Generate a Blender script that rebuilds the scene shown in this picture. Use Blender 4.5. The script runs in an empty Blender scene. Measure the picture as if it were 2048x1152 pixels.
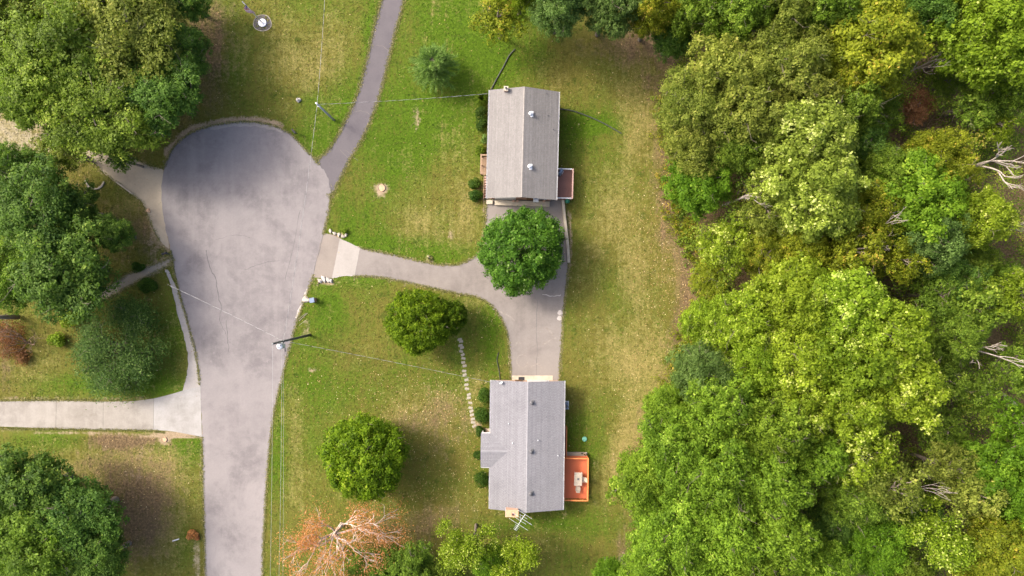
import bpy, math, random
import numpy as np
from mathutils import Vector, Matrix

# ------------------------------------------------------------------ camera, sky, sun, exposure
S = 0.06          # metres on the ground per pixel of the 2048 px wide photograph
HC = 80.0         # height of the drone
sc = bpy.context.scene
COL = sc.collection
cam_d = bpy.data.cameras.new('drone_camera')
cam = bpy.data.objects.new('drone_camera', cam_d)
COL.objects.link(cam)
cam.location = (0, 0, HC)
cam.rotation_euler = (0, 0, 0)
cam_d.sensor_width = 36.0
cam_d.lens = 36.0 * HC / (2048 * S)
cam_d.clip_end = 4000
sc.camera = cam

SUN_ELEV, SUN_AZ = 41.0, 296.0
world = bpy.data.worlds.new('World')
sc.world = world
world.use_nodes = True
wn = world.node_tree
sky = wn.nodes.new('ShaderNodeTexSky')
sky.sky_type = 'NISHITA'
sky.sun_disc = False
sky.sun_elevation = math.radians(SUN_ELEV)
sky.sun_rotation = math.radians(SUN_AZ)
sky.air_density = 0.6
sky.dust_density = 6.0
sky.ozone_density = 0.3
wn.links.new(sky.outputs[0], wn.nodes['Background'].inputs[0])
wn.nodes['Background'].inputs[1].default_value = 0.15

sun_d = bpy.data.lights.new('sun', 'SUN')
sun_d.energy = 1.25
sun_d.angle = math.radians(10)
sun_d.color = (1.0, 0.93, 0.82)
sun = bpy.data.objects.new('sun', sun_d)
COL.objects.link(sun)
_a, _e = math.radians(SUN_AZ), math.radians(SUN_ELEV)
_d = Vector((-math.sin(_a) * math.cos(_e), -math.cos(_a) * math.cos(_e), -math.sin(_e)))
sun.rotation_euler = _d.to_track_quat('-Z', 'Y').to_euler()
sun.location = (-60, 30, 60)

vs = sc.view_settings
vs.view_transform = 'Standard'
vs.look = 'None'
vs.gamma = 1.0
vs.exposure = 1.7
vs.use_curve_mapping = False
sc.cycles.use_denoising = True
sc.cycles.denoising_prefilter = 'ACCURATE'
sc.cycles.denoising_input_passes = 'RGB_ALBEDO_NORMAL'
sc.render.filter_size = 1.15

# ------------------------------------------------------------------ helpers
def P(px, py, z=0.0):
    k = S * (HC - z) / HC
    return Vector(((px - 1024) * k, (576 - py) * k, z))

def tag(o, label=None, cat=None, group=None, kind=None):
    if label: o['label'] = label
    if cat: o['category'] = cat
    if group: o['group'] = group
    if kind: o['kind'] = kind
    return o

def empty(name, loc, rz=0.0):
    o = bpy.data.objects.new(name, None)
    o.empty_display_size = 0.2
    COL.objects.link(o)
    o.location = loc
    o.rotation_euler = (0, 0, rz)
    return o

def link(name, me, parent=None, loc=None, rot=None, mat=None):
    o = bpy.data.objects.new(name, me)
    COL.objects.link(o)
    if parent is not None: o.parent = parent
    if loc is not None: o.location = loc
    if rot is not None: o.rotation_euler = rot
    if mat is not None:
        if not me.materials: me.materials.append(mat)
        elif me.materials[0] is not mat:
            o.material_slots[0].link = 'OBJECT'
            o.material_slots[0].material = mat
    return o

class MB:
    def __init__(self):
        self.v = []; self.f = []
    def add(self, vs, fs):
        n = len(self.v)
        self.v += [tuple(q) for q in vs]
        self.f += [tuple(i + n for i in q) for q in fs]
        return self
    def box(self, c, s, rz=0.0, m=None):
        x, y, z = (q / 2 for q in s)
        p = [Vector((a * x, b * y, d * z)) for d in (-1, 1) for a, b in ((-1, -1), (1, -1), (1, 1), (-1, 1))]
        if m is not None: p = [m @ q for q in p]
        if rz:
            r = Matrix.Rotation(rz, 3, 'Z'); p = [r @ q for q in p]
        c = Vector(c)
        return self.add([q + c for q in p], [(3, 2, 1, 0), (4, 5, 6, 7), (0, 1, 5, 4), (1, 2, 6, 5), (2, 3, 7, 6), (3, 0, 4, 7)])
    def tube(self, pts, rad, n=6, caps=True):
        pts = [Vector(q) for q in pts]
        if not hasattr(rad, '__len__'): rad = [rad] * len(pts)
        vs = []; fs = []
        up = Vector((0, 0, 1))
        prev = None
        for i, p in enumerate(pts):
            d = (pts[min(i + 1, len(pts) - 1)] - pts[max(i - 1, 0)])
            if d.length < 1e-9: d = Vector((0, 0, 1))
            d.normalize()
            if prev is None:
                a = d.cross(up if abs(d.z) < .95 else Vector((1, 0, 0))).normalized()
            else:
                a = (prev - d * prev.dot(d))
                a = a.normalized() if a.length > 1e-6 else d.cross(Vector((1, 0, 0))).normalized()
            prev = a
            b = d.cross(a)
            for k in range(n):
                t = 2 * math.pi * k / n
                vs.append(p + (a * math.cos(t) + b * math.sin(t)) * rad[i])
        for i in range(len(pts) - 1):
            for k in range(n):
                k2 = (k + 1) % n
                fs.append((i * n + k, i * n + k2, (i + 1) * n + k2, (i + 1) * n + k))
        if caps:
            fs.append(tuple(range(n))[::-1]); fs.append(tuple(range((len(pts) - 1) * n, len(pts) * n)))
        return self.add(vs, fs)
    def lathe(self, prof, c=(0, 0, 0), n=14):
        vs = []; fs = []
        for r, z in prof:
            for k in range(n):
                t = 2 * math.pi * k / n
                vs.append((c[0] + r * math.cos(t), c[1] + r * math.sin(t), c[2] + z))
        for i in range(len(prof) - 1):
            for k in range(n):
                k2 = (k + 1) % n
                fs.append((i * n + k, i * n + k2, (i + 1) * n + k2, (i + 1) * n + k))
        fs.append(tuple(range(n))[::-1]); fs.append(tuple(range((len(prof) - 1) * n, len(prof) * n)))
        return self.add(vs, fs)
    def prism(self, pts, z0, z1):
        n = len(pts)
        vs = [(p[0], p[1], z0) for p in pts] + [(p[0], p[1], z1) for p in pts]
        area = sum(pts[i][0] * pts[(i + 1) % n][1] - pts[(i + 1) % n][0] * pts[i][1] for i in range(n))
        idx = list(range(n)) if area > 0 else list(range(n))[::-1]
        fs = [tuple(i + n for i in idx), tuple(idx[::-1])]
        for a in range(n):
            i, j = idx[a], idx[(a + 1) % n]
            fs.append((i, j, j + n, i + n))
        return self.add(vs, fs)
    def mesh(self, name, smooth=False, bevel=0.0):
        me = bpy.data.meshes.new(name)
        me.from_pydata(self.v, [], self.f)
        if bevel:
            import bmesh
            bm = bmesh.new(); bm.from_mesh(me)
            bmesh.ops.bevel(bm, geom=bm.edges[:], offset=bevel, segments=1, affect='EDGES', clamp_overlap=True)
            bm.to_mesh(me); bm.free()
        if smooth:
            me.polygons.foreach_set('use_smooth', [True] * len(me.polygons))
        me.update()
        return me
    def build(self, name, mat, parent=None, loc=None, rot=None, smooth=False, bevel=0.0):
        return link(name, self.mesh(name, smooth, bevel), parent, loc, rot, mat)

def qmesh(name, V, tint=None, mat=None, n=4):
    """V: (N, n, 3) separate polygons; tint: float per face"""
    N = V.shape[0]
    me = bpy.data.meshes.new(name)
    me.vertices.add(N * n)
    me.vertices.foreach_set('co', np.ascontiguousarray(V, dtype=np.float32).ravel())
    me.loops.add(N * n)
    me.loops.foreach_set('vertex_index', np.arange(N * n, dtype=np.int32))
    me.polygons.add(N)
    me.polygons.foreach_set('loop_start', np.arange(0, N * n, n, dtype=np.int32))
    if tint is not None:
        at = me.attributes.new('tint', 'FLOAT', 'FACE')
        at.data.foreach_set('value', np.asarray(tint, dtype=np.float32))
    me.update(calc_edges=True)
    if mat: me.materials.append(mat)
    return me

# ---- numpy value noise
def vnoise(x, y, seed=0):
    rng = np.random.RandomState(seed)
    T = rng.rand(256, 256)
    xi = np.floor(x).astype(int); yi = np.floor(y).astype(int)
    fx = x - xi; fy = y - yi
    fx = fx * fx * (3 - 2 * fx); fy = fy * fy * (3 - 2 * fy)
    a = T[xi % 256, yi % 256]; b = T[(xi + 1) % 256, yi % 256]
    c = T[xi % 256, (yi + 1) % 256]; d = T[(xi + 1) % 256, (yi + 1) % 256]
    return (a * (1 - fx) + b * fx) * (1 - fy) + (c * (1 - fx) + d * fx) * fy
def fbm(x, y, seed=0, o=4):
    s = 0; a = .5; t = 0
    for i in range(o):
        s = s + a * vnoise(x * 2 ** i + 17.3 * i, y * 2 ** i + 5.1 * i, seed + i); t += a; a *= .55
    return s / t

# ------------------------------------------------------------------ materials
class NT:
    def __init__(self, name):
        self.m = bpy.data.materials.new(name)
        self.m.use_nodes = True
        self.t = self.m.node_tree
        self.b = self.t.nodes['Principled BSDF']
        self.out = self.t.nodes['Material Output']
        self.tc = None
    def n(self, kind, **kw):
        o = self.t.nodes.new(kind)
        for k, v in kw.items(): setattr(o, k, v)
        return o
    def l(self, a, b): self.t.links.new(a, b)
    def co(self):
        if self.tc is None: self.tc = self.n('ShaderNodeTexCoord')
        return self.tc.outputs['Object']
    def mapped(self, scale):
        mp = self.n('ShaderNodeMapping'); mp.inputs['Scale'].default_value = scale
        self.l(self.co(), mp.inputs['Vector']); return mp.outputs[0]
    def noise(self, scale, detail=4, rough=.6, vec=None, dist=0.0):
        o = self.n('ShaderNodeTexNoise')
        o.inputs['Scale'].default_value = scale; o.inputs['Detail'].default_value = detail
        o.inputs['Roughness'].default_value = rough; o.inputs['Distortion'].default_value = dist
        self.l(vec if vec is not None else self.co(), o.inputs['Vector'])
        return o.outputs['Fac']
    def attr(self, name):
        return self.n('ShaderNodeAttribute', attribute_name=name).outputs['Fac']
    def rng(self, v, a, b, c=0.0, d=1.0, smooth=False):
        o = self.n('ShaderNodeMapRange', interpolation_type='SMOOTHSTEP' if smooth else 'LINEAR')
        for i, q in zip((1, 2, 3, 4), (a, b, c, d)): o.inputs[i].default_value = q
        self.l(v, o.inputs[0]); return o.outputs[0]
    def math(self, op, a, b):
        o = self.n('ShaderNodeMath', operation=op)
        for i, q in enumerate((a, b)):
            if isinstance(q, (int, float)): o.inputs[i].default_value = q
            else: self.l(q, o.inputs[i])
        return o.outputs[0]
    def mix(self, f, a, b, mode='MIX'):
        o = self.n('ShaderNodeMix', data_type='RGBA', blend_type=mode)
        for i, q in ((0, f), (6, a), (7, b)):
            if isinstance(q, (int, float)): o.inputs[i].default_value = q
            elif isinstance(q, tuple): o.inputs[i].default_value = (*q, 1) if len(q) == 3 else q
            else: self.l(q, o.inputs[i])
        return o.outputs[2]
    def grey(self, v):
        o = self.n('ShaderNodeCombineColor')
        for i in range(3): self.l(v, o.inputs[i])
        return o.outputs[0]
    def bump(self, h, strength=.4, dist=.02):
        o = self.n('ShaderNodeBump'); o.inputs['Strength'].default_value = strength; o.inputs['Distance'].default_value = dist
        self.l(h, o.inputs['Height']); self.l(o.outputs[0], self.b.inputs['Normal'])
    def done(self, col=None, rough=.85, metal=0.0, spec=.3):
        if col is not None:
            if isinstance(col, tuple): self.b.inputs['Base Color'].default_value = (*col, 1)
            else: self.l(col, self.b.inputs['Base Color'])
        if isinstance(rough, (int, float)): self.b.inputs['Roughness'].default_value = rough
        else: self.l(rough, self.b.inputs['Roughness'])
        self.b.inputs['Metallic'].default_value = metal
        self.b.inputs['Specular IOR Level'].default_value = spec
        return self.m

def simple(name, c1, c2=None, scale=3.0, rough=.8, metal=0.0, bump=0.0, bscale=30.0, lo=.35, hi=.65, tint=0.0, spec=.3, stretch=None):
    t = NT(name)
    c2 = c2 or tuple(q * .75 for q in c1)
    vec = t.mapped(stretch) if stretch else None
    n = t.noise(scale, 6, .65, vec)
    col = t.mix(t.rng(n, lo, hi), c1, c2)
    if tint:
        col = t.mix(1.0, col, t.grey(t.rng(t.attr('tint'), 0, 1, 1 - tint, 1 + tint)), 'MULTIPLY')
    if bump: t.bump(t.noise(bscale, 4), bump, .02)
    return t.done(col, rough, metal, spec)

def leafmat(name, dark, light, tip=None, tipat=.86, trans=.45):
    t = NT(name)
    a = t.attr('tint')
    ramp = t.n('ShaderNodeValToRGB')
    cr = ramp.color_ramp
    cr.elements[0].position = .08; cr.elements[0].color = (*dark, 1)
    cr.elements[1].position = .8; cr.elements[1].color = (*light, 1)
    if tip:
        e = cr.elements.new(tipat); e.color = (*light, 1)
        e = cr.elements.new(min(1, tipat + .1)); e.color = (*tip, 1)
    t.l(a, ramp.inputs[0])
    oi = t.n('ShaderNodeObjectInfo')
    hs = t.n('ShaderNodeHueSaturation')
    t.l(t.rng(oi.outputs['Random'], 0, 1, .492, .508), hs.inputs['Hue'])
    rb = t.math('FRACT', t.math('MULTIPLY', oi.outputs['Random'], 7.13), 0.0)
    t.l(t.rng(rb, 0, 1, .90, 1.12), hs.inputs['Value'])
    hs.inputs['Saturation'].default_value = 1.0
    t.l(ramp.outputs[0], hs.inputs['Color'])
    col = hs.outputs[0]
    t.done(col, .55, 0, .12)
    tr = t.n('ShaderNodeBsdfTranslucent')
    bright = t.mix(1.0, col, (1.2, 1.35, .6), 'MULTIPLY')
    t.l(bright, tr.inputs['Color'])
    ms = t.n('ShaderNodeMixShader'); ms.inputs[0].default_value = trans
    t.l(t.b.outputs[0], ms.inputs[1]); t.l(tr.outputs[0], ms.inputs[2])
    t.l(ms.outputs[0], t.out.inputs['Surface'])
    return t.m

M = {}
M['white'] = simple('white_paint', (.62, .62, .61), (.5, .49, .47), 4, .5)
M['metal'] = simple('galvanised_metal', (.62, .64, .66), (.5, .52, .54), 6, .4, .4)
M['whitemetal'] = simple('white_metal', (.58, .60, .63), (.48, .5, .53), 6, .4)
M['darkmetal'] = simple('dark_vent_metal', (.07, .07, .075), (.12, .12, .125), 8, .5)
M['black'] = simple('black_plastic', (.02, .02, .022), (.035, .035, .04), 8, .5)
M['pipe'] = simple('corrugated_black_pipe', (.03, .033, .028), (.06, .065, .05), 5, .6)
M['polewood'] = simple('weathered_pole_wood', (.05, .055, .045), (.1, .1, .085), 7, .9, bump=.4, stretch=(6, 6, .6))
M['greypole'] = simple('grey_pole', (.25, .27, .28), (.35, .37, .38), 5, .7)
M['brick'] = None
M['wood'] = simple('weathered_deck_wood', (.30, .21, .13), (.19, .13, .085), 3, .85, bump=.2, stretch=(8, .8, 8))
M['greywood'] = simple('grey_ramp_wood', (.33, .29, .22), (.23, .2, .16), 3, .85, bump=.2, stretch=(1, 8, 8))
M['redwood'] = simple('red_brown_deck_stain', (.26, .13, .10), (.19, .095, .075), 2.5, .75, stretch=(8, .6, 8))
M['pinkrail'] = simple('faded_rail_cap', (.50, .33, .26), (.38, .24, .19), 3, .75)
M['orange'] = simple('orange_deck_stain', (.54, .135, .052), (.42, .105, .045), 2.0, .6, stretch=(8, .6, 8))
M['orange2'] = simple('orange_rail_stain', (.60, .20, .055), (.50, .16, .05), 2.0, .6)
M['concrete'] = simple('pale_concrete', (.42, .37, .29), (.30, .26, .20), 1.4, .9, bump=.2, bscale=60, lo=.3, hi=.72)
M['stone'] = simple('pale_stepping_stone', (.30, .275, .22), (.21, .19, .15), 2.5, .9, bump=.3)
M['rock'] = simple('rock', (.42, .38, .32), (.25, .22, .18), 2.5, .95, bump=.5, bscale=14)
M['whiterock'] = simple('white_concrete_chunk', (.42, .395, .36), (.28, .26, .235), 3.0, .9, bump=.4, bscale=14)
M['tile'] = simple('beige_patio_furniture', (.38, .33, .26), (.29, .25, .2), 5, .7)
M['bark'] = simple('grey_brown_bark', (.20, .165, .125), (.11, .09, .07), 4, .95, bump=.5, bscale=10, stretch=(4, 4, .8))
M['palebark'] = simple('pale_dead_wood', (.38, .33, .28), (.25, .215, .18), 3, .9, bump=.3, bscale=10)
M['pinkbark'] = simple('pale_pinkish_bark', (.58, .48, .42), (.4, .32, .27), 3, .9)
M['twig'] = simple('brown_twigs', (.22, .15, .10), (.14, .095, .065), 3, .95)
M['wire'] = simple('bare_aluminium_wire', (.42, .42, .41), (.34, .34, .34), 6, .6)
M['wireblack'] = simple('black_wire_sleeve', (.05, .05, .05), (.08, .08, .08), 6, .6)
M['green'] = simple('green_plastic', (.015, .16, .085), (.02, .11, .07), 6, .5)
M['palegreen'] = simple('faded_green_plastic_lid', (.17, .42, .30), (.12, .33, .24), 4, .6)
M['blue'] = simple('blue_grey_vinyl_cover', (.20, .26, .36), (.12, .15, .22), 5, .6)
M['stump'] = simple('cut_stump_wood', (.50, .33, .20), (.36, .23, .14), 6, .9)
M['glass'] = NT('window_glass').done((.03, .04, .05), .08, 0, .6)
M['doorbrown'] = simple('brown_timber_siding', (.17, .085, .035), (.11, .055, .025), 3, .8)

def brickmat(name, a, b, m):
    t = NT(name)
    k = t.n('ShaderNodeTexBrick')
    k.inputs['Scale'].default_value = 1.0
    k.inputs['Color1'].default_value = (*a, 1); k.inputs['Color2'].default_value = (*b, 1); k.inputs['Mortar'].default_value = (*m, 1)
    k.inputs['Brick Width'].default_value = .215; k.inputs['Row Height'].default_value = .075; k.inputs['Mortar Size'].default_value = .008
    mp = t.n('ShaderNodeMapping'); mp.inputs['Rotation'].default_value = (math.pi / 2, 0, 0)
    t.l(t.co(), mp.inputs['Vector']); t.l(mp.outputs[0], k.inputs['Vector'])
    t.bump(k.outputs['Fac'], -.3, .01)
    return t.done(k.outputs['Color'], .9)
M['brick'] = brickmat('red_brown_brick', (.36, .17, .11), (.28, .13, .085), (.36, .32, .28))
M['tanbrick'] = brickmat('tan_chimney_brick', (.48, .27, .17), (.42, .24, .16), (.42, .36, .3))

def asphalt(name, base, worn, dark, seed, shaded_circle=False):
    t = NT(name)
    big = t.noise(.055, 5, .6, dist=.6)
    mid = t.noise(.35, 5, .65)
    fine = t.noise(4.5, 4, .8)
    grit = t.noise(11.0, 3, .8)
    streak = t.noise(.5, 4, .6, t.mapped((1.6, .10, 1)))
    if shaded_circle:      # shade over the turning circle put into the colour; straight part paler
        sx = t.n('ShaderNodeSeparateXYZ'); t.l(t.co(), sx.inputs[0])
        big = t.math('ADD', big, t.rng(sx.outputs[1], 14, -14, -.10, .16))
    col = t.mix(t.rng(big, .28, .72), base, worn)
    col = t.mix(t.math('MULTIPLY', t.rng(t.noise(.16, 6, .7, dist=.4), .46, .64), .60), col, dark)
    col = t.mix(t.math('MULTIPLY', t.rng(t.noise(.8, 6, .75), .46, .62), .42), col, worn)
    col = t.mix(t.math('MULTIPLY', t.rng(streak, .48, .72), .45), col, worn)
    col = t.mix(t.math('MULTIPLY', t.rng(mid, .56, .76), .5), col, dark)
    col = t.mix(t.math('MULTIPLY', t.rng(t.noise(1.1, 5, .7), .64, .74), .35), col, tuple(q * 1.25 for q in worn))
    g = t.math('MULTIPLY', t.rng(fine, .25, .75, .93, 1.07), t.rng(grit, .25, .75, .93, 1.07))
    col = t.mix(1.0, col, t.grey(g), 'MULTIPLY')
    t.bump(grit, .15, .006)
    return t.done(col, .92, 0, .2)
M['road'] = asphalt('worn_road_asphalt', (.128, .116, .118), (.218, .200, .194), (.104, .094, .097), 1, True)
M['sideroad'] = asphalt('dark_side_road_asphalt', (.092, .083, .090), (.110, .100, .104), (.074, .067, .075), 2)
M['drive'] = asphalt('driveway_asphalt', (.166, .147, .134), (.205, .184, .167), (.118, .104, .096), 3)
M['apron'] = asphalt('patched_asphalt_apron', (.185, .160, .138), (.215, .187, .16), (.15, .13, .115), 4)
M['pathmat'] = asphalt('old_path_asphalt', (.20, .17, .13), (.27, .23, .17), (.15, .13, .10), 5)
M['slab'] = asphalt('light_concrete_slab', (.255, .235, .213), (.29, .27, .245), (.215, .197, .178), 6)
M['sand'] = asphalt('pale_old_concrete', (.27, .225, .165), (.34, .29, .215), (.20, .165, .125), 7)
M['bright'] = asphalt('bleached_concrete', (.200, .182, .157), (.285, .266, .238), (.145, .130, .110), 8)
M['whiteslab'] = asphalt('white_apron_concrete', (.235, .224, .208), (.31, .30, .285), (.175, .163, .146), 9)
M['gravelstrip'] = asphalt('pale_gravel_shoulder', (.25, .225, .20), (.33, .305, .28), (.15, .132, .115), 10)
M['edgeband'] = asphalt('worn_edge_band', (.20, .178, .165), (.25, .228, .21), (.15, .132, .122), 11)
M['crack'] = simple('tar_filled_crack', (.09, .08, .085), (.13, .12, .12), 3, .9)
M['stain'] = simple('pale_driveway_stain', (.23, .205, .182), (.175, .153, .135), 2.2, .9, lo=.4, hi=.6)
M['lanecrack'] = simple('grassy_lane_crack', (.165, .15, .125), (.13, .118, .11), 3, .9)
M['seam'] = simple('pale_seam', (.42, .38, .35), (.34, .31, .28), 3, .9)

# lawn
def lawnmat():
    t = NT('lawn_with_bare_patches')
    lush, dry, dirt, lit, sand = (t.attr(q) for q in ('lush', 'dry', 'dirt', 'litter', 'sand'))
    n1 = t.noise(.40, 6, .65)
    n2 = t.noise(1.3, 6, .72)
    n3 = t.noise(3.6, 5, .8)
    n4 = t.noise(9.0, 4, .8)
    strk = t.noise(.55, 5, .7, t.mapped((3.2, .16, 1)))
    j = t.math('ADD', t.math('MULTIPLY', t.math('SUBTRACT', n1, .5), 1.0), t.math('MULTIPLY', t.math('SUBTRACT', n2, .5), 1.3))
    j = t.math('ADD', j, t.math('MULTIPLY', t.math('SUBTRACT', strk, .5), 1.15))
    j = t.math('ADD', j, t.math('MULTIPLY', t.math('SUBTRACT', n3, .5), .9))
    base = t.mix(t.rng(n2, .3, .7), (.090, .090, .014), (.130, .114, .027))
    f = t.rng(t.math('ADD', lush, j), .12, .88)
    col = t.mix(f, base, t.mix(t.rng(n3, .3, .7), (.040, .083, .004), (.070, .118, .007)))
    clover = t.math('MULTIPLY', t.rng(t.noise(.75, 7, .72), .56, .62), .55)
    col = t.mix(clover, col, (.034, .062, .006))
    f = t.rng(t.math('ADD', dry, t.math('MULTIPLY', j, 1.1)), .22, .95)
    col = t.mix(f, col, t.mix(t.rng(n3, .3, .7), (.165, .145, .040), (.240, .198, .072)))
    f = t.rng(t.math('ADD', lit, t.math('MULTIPLY', j, .9)), .30, .9)
    col = t.mix(f, col, t.mix(t.rng(n3, .35, .65), (.085, .060, .032), (.180, .125, .066)))
    f = t.rng(t.math('ADD', dirt, t.math('MULTIPLY', j, .8)), .38, .75)
    col = t.mix(f, col, t.mix(t.rng(n2, .3, .7), (.21, .155, .095), (.28, .22, .145)))
    f = t.rng(t.math('ADD', sand, t.math('MULTIPLY', j, .9)), .35, .8)
    col = t.mix(f, col, t.mix(t.rng(n2, .3, .7), (.17, .145, .060), (.31, .27, .185)))
    col = t.mix(t.math('MULTIPLY', t.rng(t.noise(2.2, 6, .75), .60, .66), .40), col, (.175, .145, .050))
    g = t.math('MULTIPLY', t.rng(n3, .3, .7, .78, 1.22), t.rng(n4, .3, .7, .72, 1.28))
    col = t.mix(1.0, col, t.grey(g), 'MULTIPLY')
    t.bump(t.math('ADD', n3, t.math('MULTIPLY', n4, .6)), .7, .06)
    return t.done(col, .95, 0, .12)
M['lawn'] = lawnmat()

def shingles(name, a, b, c):
    t = NT(name)
    tint = t.attr('tint')
    col = t.mix(t.rng(tint, 0, 1), a, b)
    big = t.noise(.35, 6, .7)
    col = t.mix(t.math('MULTIPLY', t.rng(big, .5, .75), .5), col, c)
    st = t.noise(.8, 5, .65, t.mapped((.25, 1.6, 1)))
    col = t.mix(t.math('MULTIPLY', t.rng(st, .56, .76), .22), col, c)
    col = t.mix(1.0, col, t.grey(t.rng(t.noise(9, 4, .8), .3, .7, .84, 1.16)), 'MULTIPLY')
    return t.done(col, .95, 0, .1)
M['roof1'] = shingles('taupe_shingles', (.150, .142, .136), (.195, .186, .178), (.117, .110, .105))
M['roof2'] = shingles('blue_grey_shingles', (.152, .150, .160), (.198, .195, .207), (.110, .108, .117))
M['roof1cap'] = shingles('taupe_ridge_cap', (.20, .186, .172), (.23, .214, .198), (.17, .158, .146))
M['roof2cap'] = shingles('blue_grey_ridge_cap', (.20, .197, .208), (.23, .227, .238), (.17, .168, .178))

L = {}
L['mid'] = leafmat('mid_green_leaves', (0.063, 0.110, 0.011), (0.184, 0.276, 0.028), (0.310, 0.380, 0.057))
L['deep'] = leafmat('deep_green_leaves', (0.040, 0.087, 0.014), (0.127, 0.217, 0.032), (0.236, 0.323, 0.049))
L['olive'] = leafmat('olive_leaves', (0.095, 0.127, 0.015), (0.250, 0.286, 0.047), (0.377, 0.366, 0.086))
L['lime'] = leafmat('lime_leaves', (0.086, 0.138, 0.006), (0.243, 0.329, 0.022), (0.475, 0.518, 0.130), .78)
L['pale'] = leafmat('pale_leaves', (.095, .135, .014), (.28, .35, .048), (.54, .58, .18), .76)
L['vivid'] = leafmat('vivid_green_leaves', (0.053, 0.118, 0.005), (0.137, 0.247, 0.015), (0.242, 0.347, 0.032))
L['yellow'] = leafmat('yellow_green_leaves', (0.090, 0.121, 0.007), (0.252, 0.286, 0.020), (0.470, 0.347, 0.056), .86)
L['blue'] = leafmat('blue_green_leaves', (0.052, 0.099, 0.020), (0.140, 0.224, 0.052), (0.235, 0.325, 0.101))
L['fresh'] = leafmat('fresh_green_oak_leaves', (.072, .132, .010), (.195, .305, .024), (.33, .42, .06))
L['sparse'] = leafmat('greyish_sparse_leaves', (.030, .064, .013), (.100, .165, .032), (.17, .23, .06))
L['pear2'] = leafmat('shaded_yard_leaves', (.036, .078, .004), (.120, .195, .010), (.2, .26, .02))  # darker copy of the pear leaves, shade of the crown's east lobe in the colour
L['orange'] = leafmat('orange_dying_leaves', (.32, .145, .050), (.56, .275, .110), (.64, .42, .24))
L['rust'] = leafmat('rusty_leaves', (.14, .065, .03), (.30, .15, .07), (.36, .2, .1))
L['maple'] = leafmat('yard_tree_green_leaves', (.032, .088, .008), (.115, .228, .022), (.33, .43, .14), .9)
L['pear'] = leafmat('yard_tree_yellow_green_leaves', (.050, .104, .004), (.165, .268, .010), (.30, .38, .03), .88)
L['silver'] = leafmat('silver_green_needles', (.058, .110, .022), (.185, .290, .065), (.34, .43, .15))
L['shrub'] = leafmat('shrub_leaves', (.020, .052, .006), (.070, .130, .014), (.11, .18, .02))
L['brightshrub'] = leafmat('bright_shrub_leaves', (.05, .095, .006), (.16, .24, .02), (.24, .3, .04))
L['under'] = leafmat('understory_leaves', (0.067, 0.115, 0.011), (0.231, 0.301, 0.034), (0.392, 0.323, 0.069), .9)
L['fallen'] = leafmat('fallen_leaf_colours', (.18, .10, .04), (.38, .27, .12), (.52, .44, .25), .82, .1)
L['grassedge'] = leafmat('edge_grass_blades', (.06, .075, .015), (.20, .19, .06), (.36, .30, .15), .8, .15)

# ------------------------------------------------------------------ outlines of the paved surfaces (photo pixels on the ground)
def run(*pts, k=6):
    """Catmull-Rom through the points, end points kept"""
    p = [np.array(q, float) for q in pts]
    if len(p) < 3: return [tuple(q) for q in p]
    q = [2 * p[0] - p[1]] + p + [2 * p[-1] - p[-2]]
    out = []
    for i in range(1, len(q) - 2):
        for j in range(k):
            t = j / k
            out.append(tuple(.5 * ((2 * q[i]) + (-q[i - 1] + q[i + 1]) * t + (2 * q[i - 1] - 5 * q[i] + 4 * q[i + 1] - q[i + 2]) * t * t
                                   + (-q[i - 1] + 3 * q[i] - 3 * q[i + 1] + q[i + 2]) * t ** 3)))
    out.append(tuple(p[-1]))
    return out

def rough(poly, step=7.0, jit=.9, seed=1):
    rng = random.Random(seed)
    out = []
    n = len(poly)
    for i in range(n):
        a, b = poly[i], poly[(i + 1) % n]
        d = math.hypot(b[0] - a[0], b[1] - a[1])
        m = max(1, int(d / step))
        for j in range(m):
            t = j / m
            out.append((a[0] + (b[0] - a[0]) * t + rng.uniform(-jit, jit), a[1] + (b[1] - a[1]) * t + rng.uniform(-jit, jit)))
    return out

ROAD = run((412, 1700), (411, 1400), (410, 1152), (406, 960), (404, 860), (400, 770), (390, 700), (374, 640), (352, 560), (341, 500), (330, 450), (324, 400),
           (326, 345), (344, 300), (374, 270), (420, 252), (480, 244), (530, 247), (576, 264), (610, 298), (637, 328), (654, 352), (661, 386), (656, 430), (647, 466),
           (636, 505), (626, 553), (610, 597), (597, 632), (583, 680), (568, 740), (553, 800), (544, 850), (538, 910), (533, 970), (528, 1060), (525, 1152), (520, 1400), (518, 1700))
SIDE = run((630, 322), (660, 296), (688, 246), (713, 192), (728, 140), (742, 80), (754, 30), (762, 0), (775, -90), (790, -300)) + \
       run((845, -300), (824, -90), (808, 0), (795, 50), (780, 110), (763, 178), (745, 232), (722, 282), (700, 320), (682, 355), (664, 392), k=6) + [(645, 380)]
DRIVE = run((715, 495), (780, 508), (835, 521), (880, 529), (912, 529), (940, 519), (960, 503), (969, 478), (971, 440), (971, 398)) + [(1128, 398)] + \
        run((1128, 398), (1134, 440), (1139, 500), (1134, 560), (1127, 620), (1123, 690), (1119, 752)) + [(1118, 764), (1022, 764)] + \
        run((1021, 752), (1019, 700), (1012, 660), (998, 630), (978, 607), (950, 593), (915, 587), (860, 575), (800, 562), (755, 554), (706, 552))
APRON = [(644, 466), (664, 469), (684, 479), (668, 556), (640, 556), (622, 554)]
SLABP = run((680, 477), (700, 486), (720, 496)) + run((709, 553), (690, 552), (664, 557))
LEFTPATH = run((350, 517), (333, 533), (300, 551), (262, 570), (225, 592), (190, 606), (150, 622)) + run((140, 606), (180, 590), (215, 573), (252, 550), (290, 535), (322, 524), (345, 511))
SHOULDER = run((336, 540), (352, 572), (366, 612), (380, 655), (392, 710), (401, 778)) + run((362, 788), (372, 760), (376, 720), (370, 680), (358, 640), (350, 600), (338, 560), (330, 540))
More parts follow.
